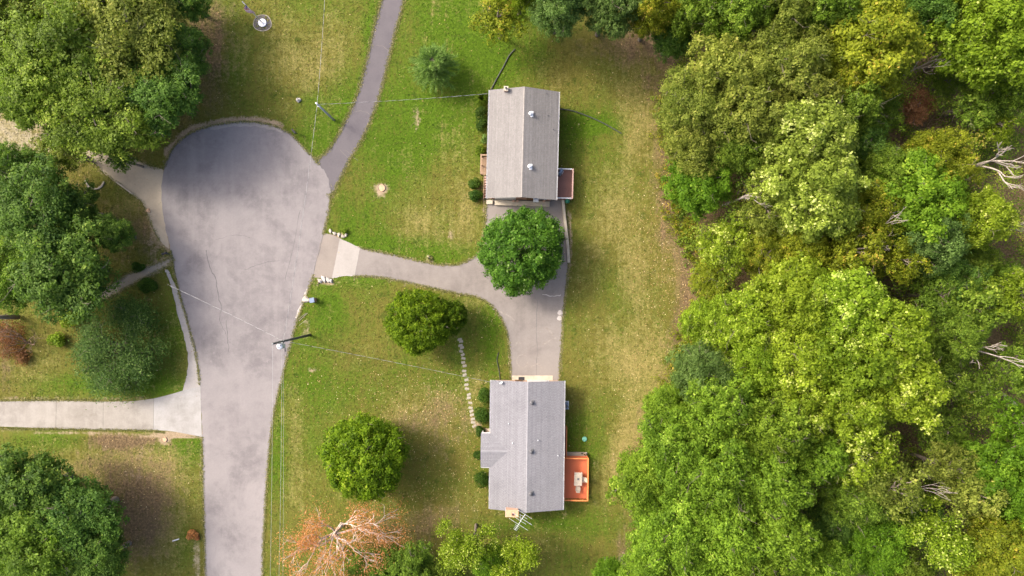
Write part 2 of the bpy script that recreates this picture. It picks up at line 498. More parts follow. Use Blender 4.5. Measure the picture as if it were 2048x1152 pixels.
UPDRIVE = run((326, 338), (300, 332), (270, 318), (245, 300), (215, 290), (180, 290)) + run((150, 320), (185, 325), (212, 350), (240, 372), (268, 392), (286, 408), (300, 440), (318, 478), (338, 498)) + [(332, 450), (326, 400)]

def sheet(name, poly, z, mat, label, cat, jit=.9, seed=1, parent=None):
    pts = [P(*q) for q in rough(poly, 7, jit, seed)]
    n = len(pts)
    area = sum(pts[i].x * pts[(i + 1) % n].y - pts[(i + 1) % n].x * pts[i].y for i in range(n))
    if area < 0: pts = pts[::-1]
    me = bpy.data.meshes.new(name)
    me.from_pydata([(p.x, p.y, z) for p in pts], [], [tuple(range(n))])
    me.update()
    o = link(name, me, parent, mat=mat)
    if parent is None: tag(o, label, cat, kind='structure')
    return o

# ------------------------------------------------------------------ ground sheet with cover masks
inner_x = np.arange(-66, 66.01, .36); inner_y = np.arange(-39, 39.01, .36)
ring = np.array([3, 8, 18, 40, 90, 200, 450, 1000, 2200.])
gx = np.concatenate([(inner_x[0] - ring)[::-1], inner_x, inner_x[-1] + ring])
gy = np.concatenate([(inner_y[0] - ring)[::-1], inner_y, inner_y[-1] + ring])
GX, GY = np.meshgrid(gx, gy, indexing='ij')
PX = GX / S + 1024; PY = 576 - GY / S

def blob(lst, seed=3):
    f = np.zeros_like(PX)
    wx = (fbm(PX / 60, PY / 60, seed) - .5) * 46; wy = (fbm(PX / 60, PY / 60, seed + 9) - .5) * 46
    for x, y, rx, ry, w in lst:
        k = min(rx, ry) / 45; k = min(1.0, k)
        d = ((PX + wx * k - x) / rx) ** 2 + ((PY + wy * k - y) / ry) ** 2
        f += w * np.exp(-d * .9)
    return f

def polydist(poly, closed=True):
    d = np.full(PX.shape, 1e9)
    m = (np.abs(PX - 1024) < 1300) & (np.abs(PY - 576) < 800)
    x, y = PX[m], PY[m]
    dd = np.full(x.shape, 1e9)
    n = len(poly)
    for i in range(n if closed else n - 1):
        a, b = poly[i], poly[(i + 1) % n]
        vx, vy = b[0] - a[0], b[1] - a[1]
        t = np.clip(((x - a[0]) * vx + (y - a[1]) * vy) / (vx * vx + vy * vy + 1e-9), 0, 1)
        dd = np.minimum(dd, np.hypot(x - a[0] - t * vx, y - a[1] - t * vy))
    d[m] = dd
    return d

def inside(poly, x, y):
    r = np.zeros(np.shape(x), bool)
    n = len(poly); j = n - 1
    for i in range(n):
        xi, yi = poly[i]; xj, yj = poly[j]
        if yi != yj:
            c = ((yi > y) != (yj > y)) & (x < (xj - xi) * (y - yi) / (yj - yi) + xi)
            r ^= c
        j = i
    return r

WOOD = [(1290, -200), (1285, 60), (1325, 170), (1340, 300), (1350, 420), (1385, 520), (1410, 600), (1375, 680), (1350, 780), (1300, 850), (1265, 960), (1290, 1060), (1300, 1152), (1300, 1500), (3400, 1500), (3400, -200)]

lush = .34 + (fbm(PX / 130, PY / 130, 11) - .5) * 1.0
lush += blob([(930, 50, 100, 100, .9), (860, 240, 120, 80, .75), (800, 330, 60, 60, .4), (700, 430, 50, 50, .5), (760, 492, 90, 18, .7), (880, 505, 60, 22, .6), (690, 230, 60, 70, .4), (640, 290, 30, 30, .4),
              (650, 625, 50, 45, .6), (600, 730, 45, 60, .35), (650, 790, 60, 60, .45), (556, 880, 18, 130, .5), (1195, 248, 55, 18, .8), (1170, 300, 50, 60, .15), (310, 770, 60, 25, .7),
              (340, 690, 25, 70, .5), (180, 770, 130, 25, .5), (365, 1090, 28, 70, .5), (372, 900, 32, 30, .55), (370, 890, 50, 14, .6), (1170, 850, 40, 60, .35), (1150, 1050, 110, 25, .35),
              (1225, 560, 40, 70, .2), (1190, 800, 40, 50, .15), (960, 130, 60, 60, .4), (470, 130, 40, 60, .5), (740, 70, 14, 70, .6), (600, 270, 60, 30, .45), (985, 680, 22, 70, .5), (430, 300, 60, 20, .2), (620, 205, 30, 18, .3),
              (60, 880, 60, 20, .4), (130, 885, 40, 20, .4), (720, 560, 60, 14, .4), (1000, 620, 40, 40, .2), (1015, 1050, 100, 14, .4), (900, 600, 40, 20, .1)])
dry = .06 + (fbm(PX / 90, PY / 90, 31) - .5) * .75
dry += blob([(880, 455, 80, 40, .55), (620, 140, 70, 70, .40), (540, 120, 80, 70, .25), (650, 60, 60, 60, .25), (850, 810, 90, 50, .35), (1230, 420, 50, 90, .6), (1200, 700, 40, 60, .35), (1210, 960, 40, 50, .3), (1265, 260, 45, 60, .6), (1270, 560, 30, 120, .45),
             (1255, 880, 30, 90, .5), (1240, 720, 60, 60, .35), (210, 930, 110, 40, .55), (310, 950, 80, 90, .6), (330, 1080, 50, 80, .25), (260, 415, 60, 30, .6), (50, 720, 60, 50, .45), (70, 260, 90, 60, .6), (1290, 720, 40, 70, .5),
             (760, 700, 50, 40, .15), (990, 1000, 40, 30, .2), (935, 400, 25, 60, .45), (820, 330, 25, 80, .25), (1130, 170, 60, 40, .25), (590, 930, 20, 120, .35), (740, 830, 60, 20, .2), (960, 780, 14, 60, .5),
             (700, 680, 60, 40, .12), (1075, 130, 40, 20, .2), (1150, 1000, 20, 20, .1), (310, 640, 60, 40, .3), (260, 480, 40, 40, .3), (960, 600, 30, 14, .4)])
litter = blob([(275, 1020, 65, 110, .8), (330, 960, 50, 60, .35), (200, 930, 60, 25, .35), (1275, 90, 60, 60, .8), (1180, 90, 90, 25, .4), (1395, 560, 30, 60, .7), (1370, 640, 30, 60, .6), (1340, 420, 30, 120, .45), (880, 820, 80, 50, .55),
               (900, 900, 60, 60, .35), (420, 60, 50, 70, .7), (430, 200, 30, 60, .3), (310, 480, 40, 80, .5), (230, 880, 46, 14, 1.1), (300, 880, 90, 12, .5), (10, 720, 22, 90, .6), (1245, 1100, 30, 40, .5), (1140, 500, 14, 50, .5),
               (830, 1060, 90, 40, .55), (300, 440, 40, 40, .4), (270, 640, 60, 50, .3), (640, 300, 10, 10, .1), (960, 380, 10, 30, .6), (880, 1030, 90, 30, .3)])
wd = inside(WOOD, PX, PY)
edge = np.clip(polydist(WOOD) / 40, 0, 1)
litter = np.where(wd, litter + .35 + .65 * edge, litter + .55 * (1 - np.clip(polydist(WOOD) / 70, 0, 1)) * (PY > 150))
dry += np.where(wd, 0, .40 * (1 - np.clip(polydist(WOOD) / 90, 0, 1)))
left_trees = blob([(140, 130, 200, 170, 1.0), (90, 480, 140, 120, .8), (80, 1050, 150, 110, .9), (330, 180, 70, 90, .7)])
litter += .8 * np.clip(left_trees, 0, 1)
dirt = blob([(763, 376, 15, 13, 1.2), (625, 740, 9, 6, .9), (330, 878, 11, 9, 1.2), (1247, 1125, 14, 22, 1.0), (905, 468, 18, 14, .55), (835, 225, 7, 24, .55), (838, 250, 6, 16, .4), (310, 470, 22, 70, .55), (335, 300, 14, 12, .6),
             (612, 660, 10, 30, .5), (655, 566, 20, 8, .9), (672, 470, 18, 6, .9), (880, 672, 10, 20, .5), (862, 722, 10, 12, .4), (835, 185, 40, 10, .2), (970, 380, 4, 30, .8), (300, 905, 40, 20, .4), (270, 950, 40, 20, .45),
             (210, 900, 30, 20, .3), (360, 868, 40, 7, .9), (372, 790, 20, 8, .8), (1138, 470, 8, 60, .7), (895, 750, 6, 40, .2), (955, 850, 12, 16, .7), (610, 560, 20, 5, .2), (858, 515, 10, 8, .6), (350, 460, 12, 60, .4)])
sand = blob([(40, 255, 55, 45, 1.0), (30, 310, 60, 14, .9), (90, 300, 30, 16, .5), (120, 270, 30, 20, .4), (395, 1120, 7, 45, .9), (10, 330, 30, 30, .5)])
bulb_top = run((340, 305), (372, 266), (420, 248), (480, 240), (530, 243), (560, 252))
dirt += .95 * np.exp(-(polydist(bulb_top, False) / 9) ** 2)
for pl, w in ((ROAD, .5), (SIDE, .42), (DRIVE, .62), (LEFTPATH, .6), (UPDRIVE, .5)):
    dirt += w * np.exp(-(polydist(pl) / 4.2) ** 2)
for a, b in (((0, 797), (300, 797)), ((0, 862), (400, 872))):
    dirt += .6 * np.exp(-(polydist([a, b], False) / 5) ** 2)

nx, ny = GX.shape
me = bpy.data.meshes.new('lawn')
verts = np.stack([GX, GY, np.zeros_like(GX)], -1).reshape(-1, 3)
idx = np.arange(nx * ny).reshape(nx, ny)
quads = np.stack([idx[:-1, :-1], idx[1:, :-1], idx[1:, 1:], idx[:-1, 1:]], -1).reshape(-1, 4)
me.vertices.add(len(verts)); me.vertices.foreach_set('co', verts.astype(np.float32).ravel())
me.loops.add(quads.size); me.loops.foreach_set('vertex_index', quads.astype(np.int32).ravel())
me.polygons.add(len(quads)); me.polygons.foreach_set('loop_start', np.arange(0, quads.size, 4, dtype=np.int32))
for nm, a in (('lush', lush), ('dry', dry), ('litter', litter), ('dirt', dirt), ('sand', sand)):
    at = me.attributes.new(nm, 'FLOAT', 'POINT')
    at.data.foreach_set('value', a.astype(np.float32).ravel())
me.update(calc_edges=True)
lawn = link('lawn', me, mat=M['lawn'])
tag(lawn, 'patchy green and tan lawn running into brown woodland floor', 'lawn', kind='structure')

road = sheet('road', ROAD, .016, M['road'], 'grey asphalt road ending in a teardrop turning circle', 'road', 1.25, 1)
side = sheet('side_road', SIDE, .008, M['sideroad'], 'narrow dark asphalt lane leaving the turning circle at the top', 'road', 1.3, 2)
drive = sheet('driveway', DRIVE, .008, M['drive'], 'shared brownish asphalt driveway between the two houses', 'driveway', 1.2, 3)
apron = sheet('driveway_apron', APRON, .012, M['apron'], 'dark asphalt apron where the shared driveway meets the road', 'driveway', .3, 4)
slab = sheet('concrete_slab', SLABP, .0148, M['slab'], 'pale grey concrete panel across the shared driveway', 'driveway', .3, 5)
lpath = sheet('path', LEFTPATH, .008, M['pathmat'], 'old asphalt footpath running under the dark oaks', 'path', 1.0, 6)
shoulder = sheet('gravel_shoulder', SHOULDER, .008, M['gravelstrip'], 'whitish gravel shoulder along the bend of the road', 'shoulder', 1.2, 7)
updrive = sheet('shaded_driveway', UPDRIVE, .008, M['sand'], 'pale concrete driveway half hidden under the big trees', 'driveway', .9, 8)

# lower concrete driveway: slabs with joints
cd = empty('concrete_driveway', (0, 0, 0))
tag(cd, 'bleached concrete driveway of separate slabs meeting the road', 'driveway', kind='structure')
slabs = [[(-260, 806), (-111.4, 804), (-111.4, 853), (-260, 853)], [(-111, 804), (-1.4, 803), (-1.4, 853), (-111, 853)], [(-1, 803), (112.6, 801), (111.6, 857), (-1, 853)],
         [(113, 801), (206.6, 803), (206, 860), (112, 857)], [(207, 803), (270, 802), (307.6, 797), (306.6, 860), (206.4, 860)]]
for i, q in enumerate(slabs):
    pts = [P(*r) for r in q]
    MB().prism([(p.x, p.y) for p in pts], -.05, .022).build('slab', M['bright'], cd)
q = run((308, 797), (340, 789), (370, 780), (401, 773)) + run((404, 874), (375, 868), (340, 862), (307, 860))
pts = [P(*r) for r in q]
MB().prism([(p.x, p.y) for p in pts], -.05, .024).build('slab', M['whiteslab'], cd)

def strip(name, pts, w, z, mat, parent, seed=1):
    """thin band following px points"""
    rng = random.Random(seed)
    p = [P(*q) for q in run(*pts, k=5)]
    vs = []; fs = []
    for i, a in enumerate(p):
        d = (p[min(i + 1, len(p) - 1)] - p[max(i - 1, 0)]).normalized()
        nrm = Vector((-d.y, d.x, 0))
        ww = w * rng.uniform(.5, 1.3) / 2
        off = nrm * rng.uniform(-.06, .06)
        vs += [(a + off + nrm * ww)[:2] + (z,), (a + off - nrm * ww)[:2] + (z,)]
    for i in range(len(p) - 1): fs.append((2 * i, 2 * i + 1, 2 * i + 3, 2 * i + 2))
    me = bpy.data.meshes.new(name); me.from_pydata(vs, [], fs); me.update()
    return link(name, me, parent, mat=mat)
for i, (pts, w) in enumerate([([(412, 500), (420, 535), (432, 560), (436, 590), (443, 612)], .10), ([(452, 640), (456, 680), (458, 705)], .08), ([(490, 540), (520, 528), (560, 520)], .05),
                              ([(430, 480), (470, 470), (500, 475)], .04), ([(610, 590), (590, 660), (573, 720)], .06), ([(443, 612), (440, 640), (452, 668)], .06), ([(600, 420), (585, 500), (570, 560)], .05)]):
    strip('crack', pts, w, .0205, M['crack'], road, i)
strip('seam', [(655, 428), (648, 466), (637, 508), (625, 553)], .07, .0205, M['crack'], road, 21)
for i, (pts, w) in enumerate([([(705, 225), (722, 222), (740, 228)], .05), ([(752, 90), (770, 95), (781, 112)], .06), ([(690, 300), (705, 312), (716, 322)], .05), ([(700, 320), (680, 300)], .04)]):
    strip('crack', pts, w, .0125, M['lanecrack'], side, 30 + i)
strip('crack', [(1075, 600), (1073, 640), (1074, 700), (1072, 750)], .05, .0125, M['crack'], drive, 41)
strip('patch', [(1085, 588), (1105, 592), (1122, 590)], .10, .0125, M['seam'], drive, 42)
ring_ = [(1045 + 11 * math.cos(t), 722 + 13 * math.sin(t)) for t in np.linspace(0, 5.6, 12)]
strip('stain', ring_, .12, .0125, M['stain'], drive, 51)
for i, pts in enumerate(([(1085, 690), (1098, 682), (1112, 676)], [(1030, 690), (1036, 684), (1042, 688)], [(1090, 655), (1100, 662), (1106, 672)], [(1060, 735), (1075, 728), (1084, 736)], [(985, 618), (1010, 628), (1030, 640)])):
    strip('stain', pts, .22, .0125 + .0002 * i, M['stain'], drive, 60 + i)
for i, (x, y) in enumerate(((1120, 625), (1119, 636))):
    pts = [P(x + 5 * math.cos(t) * (1 + .2 * math.sin(3 * t)), y + 5 * math.sin(t)) for t in np.linspace(0, 2 * math.pi, 14)[:-1]]
    me = bpy.data.meshes.new('patch'); me.from_pydata([(p.x, p.y, .0125) for p in pts][::-1], [], [tuple(range(13))]); me.update()
    link('patch', me, drive, mat=M['seam'])
strip('edge_band', [(592, 636), (606, 602), (615, 578)], .28, .0205, M['seam'], road, 43)
strip('edge_band', [(420, 256), (480, 249), (530, 252), (565, 263)], .5, .0205, M['edgeband'], road, 44)

# ------------------------------------------------------------------ loose cover: fallen leaves, ragged grass at the pavement edges
def leafquads(pos, nrm, size, rng, aspect=.62, fold=0.0):
    N = len(pos)
    r = rng.normal(size=(N, 3))
    t = np.cross(nrm, r); t /= np.linalg.norm(t, axis=1, keepdims=True) + 1e-9
    b = np.cross(nrm, t)
    s = size[:, None]
    V = np.empty((N, 4, 3))
    V[:, 0] = pos - t * s * .5
    V[:, 1] = pos + b * s * .5 * aspect + nrm * s * fold
    V[:, 2] = pos + t * s * .5
    V[:, 3] = pos - b * s * .5 * aspect + nrm * s * fold
    return V

rng = np.random.RandomState(5)
N = 120000
x = rng.uniform(0, 1400, N); y = rng.uniform(0, 1152, N)
dens = np.full(N, .022)
for cx, cy, rx, ry, w in [(870, 820, 110, 70, .75), (900, 940, 110, 90, .5), (780, 800, 140, 60, .22), (1310, 480, 34, 170, .75), (1365, 600, 45, 120, 1.0), (650, 740, 90, 60, .12), (1020, 1080, 160, 50, .18),
                          (1130, 510, 14, 40, .6), (850, 1010, 120, 50, .35), (1260, 800, 40, 160, .22), (260, 1000, 80, 100, .2), (300, 930, 90, 60, .2), (960, 640, 40, 60, .2), (1260, 200, 60, 120, .15), (450, 200, 90, 60, .06), (1180, 650, 80, 200, .08)]:
    dens += w * np.exp(-(((x - cx) / rx) ** 2 + ((y - cy) / ry) ** 2))
ok = (rng.rand(N) < dens * .62) & ~inside(ROAD, x, y) & ~inside(SIDE, x, y)
ok &= ~(inside(DRIVE, x, y) & (rng.rand(N) < .97))
ok &= ~((y > 795) & (y < 872) & (x < 404))
x, y = x[ok], y[ok]
pos = np.stack([(x - 1024) * S, (576 - y) * S, rng.uniform(.03, .06, len(x))], -1)
nrm = rng.normal(size=(len(x), 3)) * .35 + np.array([0, 0, 1.]); nrm /= np.linalg.norm(nrm, axis=1, keepdims=True)
V = leafquads(pos, nrm, rng.uniform(.07, .15, len(x)), rng, .8, .08)
fl = link('fallen_leaves', qmesh('fallen_leaves', V, rng.rand(len(x)), L['fallen']))
tag(fl, 'dry tan leaves scattered over the lawns', 'leaves', kind='stuff')

# short turf tufts: same cover masks and material as the lawn, real relief
N = 420000
x = rng.uniform(-20, 1420, N); y = rng.uniform(-20, 1172, N)
ok = ~inside(ROAD, x, y) & ~inside(SIDE, x, y) & ~inside(DRIVE, x, y) & ~inside(APRON, x, y) & ~inside(SLABP, x, y) & ~inside(LEFTPATH, x, y) & ~inside(UPDRIVE, x, y) & ~inside(SHOULDER, x, y)
ok &= ~((y > 770) & (y < 876) & (x < 406) & ((y > 797) | (x > 300)) & (y < 873)) & ~inside(WOOD, x, y)
ok &= ~((x > 985) & (x < 1112) & (((y > 205) & (y < 392)) | ((y > 768) & (y < 1000))))
x, y = x[ok], y[ok]
ix = np.clip(np.searchsorted(gx, (x - 1024) * S), 0, nx - 1); iy = np.clip(np.searchsorted(gy, (576 - y) * S), 0, ny - 1)
stp = run((921, 678), (923, 700), (927, 727), (932, 760), (938, 795), (943, 825), (948, 852), k=4)
keep = np.min([np.hypot(x - q[0], y - q[1]) for q in stp], axis=0) > 8.5
keep &= (dirt[ix, iy] < .55) & (rng.rand(len(x)) < .85)
x, y, ix, iy = x[keep], y[keep], ix[keep], iy[keep]
pos = np.stack([(x - 1024) * S, (576 - y) * S, rng.uniform(.015, .05, len(x))], -1)
nrm = rng.normal(size=(len(x), 3)) * .26 + np.array([0, 0, 1.]); nrm /= np.linalg.norm(nrm, axis=1, keepdims=True)
V = leafquads(pos, nrm, np.clip(.115 * np.exp(rng.normal(size=len(x)) * .45), .05, .36), rng, .55, .06)
tm = qmesh('turf_tufts', V, None, M['lawn'])
jit = rng.normal(size=len(x)) * .22
for nm, a, k in (('lush', lush, 1.0), ('dry', dry, -.8), ('litter', litter, 0), ('dirt', dirt, 0), ('sand', sand, 0)):
    at = tm.attributes.new(nm, 'FLOAT', 'FACE'); at.data.foreach_set('value', (a[ix, iy] + k * jit).astype(np.float32))
tag(link('turf_tufts', tm), 'short uneven grass tufts covering the lawns', 'grass', kind='stuff')

Vs = []; Ts = []
for pl, dn, inward in ((ROAD, 3.0, 1.5), (SIDE, 4.5, 2.2), (DRIVE, 3.0, 1.2), (LEFTPATH, 3, 2), (UPDRIVE, 2, 2), ([(-100, 801), (100, 800), (270, 801)], 3, 1.2), ([(-100, 855), (100, 858), (300, 861), (400, 873)], 3, 1.2)):
    for i in range(len(pl) - 1):
        a, b = np.array(pl[i]), np.array(pl[i + 1])
        d = np.linalg.norm(b - a)
        if d < 1e-6 or abs(a[1] - 576) > 700: continue
        k = int(d * dn * .8 + rng.rand())
        nv = np.array([-(b - a)[1], (b - a)[0]]) / d
        for _ in range(k):
            q = a + (b - a) * rng.rand() + nv * rng.normal() * inward
            if 625 < q[0] < 725 and 470 < q[1] < 550: continue
            if 330 < q[0] < 410 and 770 < q[1] < 872: continue
            if 636 < q[0] < 662 and 330 < q[1] < 388: continue
            if 320 < q[0] < 345 and 340 < q[1] < 500: continue
            p = P(q[0], q[1])
            for _b in range(3):
                an = rng.rand() * 6.28; ln = rng.uniform(.06, .17)
                w = .018
                dx, dy = math.cos(an), math.sin(an)
                c = np.array([p.x, p.y, .012]) + np.array([rng.normal(), rng.normal(), 0]) * .05
                tip = c + np.array([dx * ln, dy * ln, rng.uniform(.05, .12)])
                pr = np.array([-dy, dx, 0]) * w
                Vs.append([c - pr, c + pr, tip + pr * .3, tip - pr * .3]); Ts.append(rng.rand())
ge = link('edge_grass', qmesh('edge_grass', np.array(Vs), np.array(Ts), L['grassedge']))
tag(ge, 'ragged grass blades along the pavement edges', 'grass', kind='stuff')

# ------------------------------------------------------------------ trees
def unit(a): return a / (np.linalg.norm(a, axis=1, keepdims=True) + 1e-9)

def limb(mb, rng, a, b, r0, r1, bend=.12, n=5, seg=4):
    a = np.array(a, float); b = np.array(b, float)
    d = np.linalg.norm(b - a)
    pts = [a + (b - a) * t + (rng.normal(size=3) * bend * d * (math.sin(math.pi * t) if t < 1 else 0)) * .5 for t in np.linspace(0, 1, seg + 1)]
    mb.tube(pts, list(np.linspace(r0, r1, seg + 1)), n, False)
    return pts

def make_crown(seed, R=5.0, ht=14.0, depth=.75, ncl=60, crad=.24, nleaf=22000, leaf=.26, up=.55, lobes=.2, core=.25, flat=.75, low=-.35, rnd=.55, sub=20, spray=.42, fmin=.66):
    rng = np.random.RandomState(seed)
    zc = ht - R * depth
    ph = rng.rand(4) * 6.28
    def env(d):
        az = np.arctan2(d[:, 1], d[:, 0])
        return 1 + lobes * (.6 * np.cos(2 * az + ph[0]) * .5 + .6 * np.cos(3 * az + ph[1]) * .6 + .5 * np.cos(5 * az + ph[2]) * .6) * (1 - np.abs(d[:, 2]) * .6)
    i = np.arange(ncl) + .5
    zz = low + (1 - low) * (i / ncl)
    az = i * 2.39996
    d = np.stack([np.sqrt(np.clip(1 - zz ** 2, 0, 1)) * np.cos(az), np.sqrt(np.clip(1 - zz ** 2, 0, 1)) * np.sin(az), zz], -1)
    d = unit(d + rng.normal(size=d.shape) * .16)
    f = rng.uniform(fmin, .98, ncl)
    inner = rng.rand(ncl) < core
    f[inner] *= rng.uniform(.35, .75, inner.sum())
    C = d * (f * env(d))[:, None] * R * np.array([1, 1, depth])
    C *= (1 - crad * .55)
    rad = crad * R * rng.uniform(.65, 1.35, ncl)
    w = rad ** 2; w /= w.sum()
    # sprays: small tight leaf clusters on the shell of every clump
    nsub = sub
    which_s = np.repeat(np.arange(ncl), nsub)
    sd = unit(rng.normal(size=(ncl * nsub, 3)))
    sd[:, 2] = np.where(sd[:, 2] < -.3, -sd[:, 2] * .7, sd[:, 2]); sd = unit(sd)
    sr = rng.uniform(.55, 1.05, ncl * nsub) ** .7
    SC = C[which_s] + sd * (rad[which_s] * sr)[:, None] * np.array([1, 1, flat])
    wsub = w[which_s] / nsub
    pick = rng.choice(ncl * nsub, nleaf, p=wsub / wsub.sum())
    which = which_s[pick]
    srad = spray * rng.uniform(.7, 1.3, ncl * nsub)
    od = rng.normal(size=(nleaf, 3))
    pos = SC[pick] + od * srad[pick][:, None] * np.array([.5, .5, .32])
    pos[:, 2] += zc
    nrm = unit(sd[pick] * .6 + unit(od) * .45 + np.array([0, 0, up]) + rng.normal(size=pos.shape) * rnd)
    sz = leaf * np.clip(np.exp(rng.normal(size=nleaf) * .38), .35, 2.2)
    V = leafquads(pos, nrm, sz, rng, .6, .10)
    ct = rng.normal(size=ncl) * .13
    st_ = rng.normal(size=ncl * nsub) * .13
    tint = np.clip(.44 + ct[which] + st_[pick] + rng.normal(size=nleaf) * .16, 0, 1)
    crown = qmesh('crown', V, tint, L['mid'])
    mb = MB()
    r0 = .035 * ht * .75
    top = ht - R * depth * .9
    sp = [np.array([0, 0, -.1]), np.array([.05, .03, top * .4]), np.array([rng.normal() * .2, rng.normal() * .2, top * .75]), np.array([rng.normal() * .3, rng.normal() * .3, ht - R * depth * .55])]
    mb.tube([tuple(q) for q in sp], [r0 * 1.25, r0, r0 * .75, r0 * .35], 8, False)
    order = rng.permutation(ncl)[:min(ncl, 26)]
    for k in order:
        c = C[k] + np.array([0, 0, zc])
        z0 = max(top * .35, c[2] - np.hypot(c[0], c[1]) * rng.uniform(.5, 1.0))
        z0 = min(z0, sp[-1][2])
        t = z0 / sp[-1][2]
        limb(mb, rng, (sp[2][0] * t, sp[2][1] * t, z0), c, r0 * .38, r0 * .1)
    for k in rng.permutation(ncl)[:18]:
        if C[k][2] < 0: continue
        c = C[k] + np.array([0, 0, zc]); d = unit((C[k] / R + rng.normal(size=3) * .5)[None])[0]; d[2] = abs(d[2]) * .6 + .25
        e = c + d * rad[k] * rng.uniform(.9, 1.35)
        pts = limb(mb, rng, c - d * rad[k] * .6, e, .045, .012, .2, 4, 3)
        for _ in range(2):
            limb(mb, rng, pts[2], pts[2] + (d + rng.normal(size=3) * .6) * rad[k] * .7, .022, .008, .2, 4, 2)
    trunk = mb.mesh('trunk', True); trunk.materials.append(M['bark'])
    return dict(crown=crown, trunk=trunk, R=R, ht=ht, zc=zc)

def grow(mb, rng, p, d, ln, r, depth, tips, spread=.55, n=5, kids=(2, 3), upb=.12, shrink=.7):
    pts = [p]; q = p.copy(); dd = d.copy()
    seg = 3
    for i in range(seg):
        dd = dd + rng.normal(size=3) * .13 + np.array([0, 0, upb]); dd /= np.linalg.norm(dd)
        q = q + dd * ln / seg; pts.append(q.copy())
    mb.tube([tuple(a) for a in pts], list(np.linspace(r, r * .62, seg + 1)), n if r > .04 else 4, False)
    if depth == 0:
        tips.append((pts[-1], dd)); tips.append((pts[-2], dd)); return
    for k in range(rng.randint(kids[0], kids[1] + 1)):
        s = rng.normal(size=3); s -= dd * s.dot(dd); s /= np.linalg.norm(s) + 1e-9
        a = rng.uniform(.5, 1.2) * spread
        nd = dd * math.cos(a) + s * math.sin(a)
        st = pts[-1] if k == 0 or rng.rand() < .5 else pts[-2]
        grow(mb, rng, st.copy(), nd, ln * rng.uniform(shrink - .12, shrink + .1), r * .6, depth - 1, tips, spread, n, kids, upb, shrink)

def make_branchy(seed, ht=11.0, trunk_h=3.5, r0=.2, depth=4, first=5, spread=.6, ln=3.0, nleaf=0, leaf=.24, clus=.55, upb=.1, bark='palebark', kids=(2, 3), tilt=.75, n=5, leafy=1.0):
    rng = np.random.RandomState(seed)
    mb = MB(); tips = []
    mb.tube([(0, 0, -.1), (.04, .02, trunk_h * .5), (.02, .05, trunk_h)], [r0 * 1.3, r0 * 1.05, r0 * .9], 7, False)
    for k in range(first):
        az = 2 * math.pi * k / first + rng.normal() * .3
        t = tilt * rng.uniform(.5, 1.2) if k else .15
        d = np.array([math.cos(az) * math.sin(t), math.sin(az) * math.sin(t), math.cos(t)])
        grow(mb, rng, np.array([.02, .05, trunk_h * rng.uniform(.8, 1.0)]), d, ln * rng.uniform(.8, 1.15), r0 * rng.uniform(.5, .75), depth - 1, tips, spread, n, kids, upb)
    trunk = mb.mesh('trunk', True); trunk.materials.append(M[bark])
    tp = np.array([t[0] for t in tips])
    R = np.percentile(np.hypot(tp[:, 0], tp[:, 1]), 92)
    H_ = tp[:, 2].max()
    crown = None
    if nleaf:
        ok_ = np.nonzero(rng.rand(len(tp)) < leafy)[0]
        which = ok_[rng.randint(0, len(ok_), nleaf)]
        pos = tp[which] + rng.normal(size=(nleaf, 3)) * clus * np.array([1, 1, .6])
        nrm = unit(rng.normal(size=(nleaf, 3)) * .6 + np.array([0, 0, .8]))
        ct = rng.normal(size=len(tp)) * .18
        V = leafquads(pos, nrm, leaf * rng.uniform(.6, 1.4, nleaf), rng, .6, .1)
        crown = qmesh('crown', V, np.clip(.45 + ct[which] + rng.normal(size=nleaf) * .2, 0, 1), L['mid'])
    return dict(crown=crown, trunk=trunk, R=R, ht=H_, zc=H_ * .75)

def make_feather(seed, ht=5.5, R=2.7, nb=210):
    """feathery needle tree: long fine sprays along arching branches"""
    rng = np.random.RandomState(seed)
    mb = MB(); Vs = []; T = []
    mb.tube([(0, 0, -.1), (.05, 0, ht * .5), (0, .05, ht * .95)], [.13, .09, .03], 6, False)
    for k in range(nb):
        az = k * 2.39996 + rng.normal() * .2
        u = (k + .5) / nb
        z0 = ht * (.25 + .7 * u)
        ln = R * (1.0 - .5 * u) * rng.uniform(.8, 1.1)
        d = np.array([math.cos(az), math.sin(az), .35 + .9 * u]); d /= np.linalg.norm(d)
        pts = [np.array([0, 0, z0]) + d * ln * t + np.array([0, 0, -.25 * ln * t * t]) for t in (0, .35, .7, 1.0)]
        mb.tube([tuple(q) for q in pts], [.03, .022, .014, .006], 4, False)
        m = 85
        tt = rng.uniform(.25, 1.05, m)
        base = np.array([0, 0, z0]) + d * (ln * tt)[:, None] + np.array([0, 0, -.25 * ln]) * (tt ** 2)[:, None]
        dirn = unit(d + rng.normal(size=(m, 3)) * .55)
        L_ = rng.uniform(.18, .42, m)[:, None]
        side_ = unit(np.cross(dirn, np.array([0, 0, 1.]) + rng.normal(size=(m, 3)) * .3)) * .022
        Vs.append(np.stack([base - side_, base + side_, base + dirn * L_ + side_ * .3, base + dirn * L_ - side_ * .3], 1)); T.append(np.clip(rng.normal(size=m) * .2 + .5 + rng.normal() * .12, 0, 1))
    V = np.concatenate(Vs)
    crown = qmesh('crown', V, np.concatenate(T), L['silver'])
    trunk = mb.mesh('trunk', True); trunk.materials.append(M['bark'])
    return dict(crown=crown, trunk=trunk, R=R, ht=ht, zc=ht * .55)

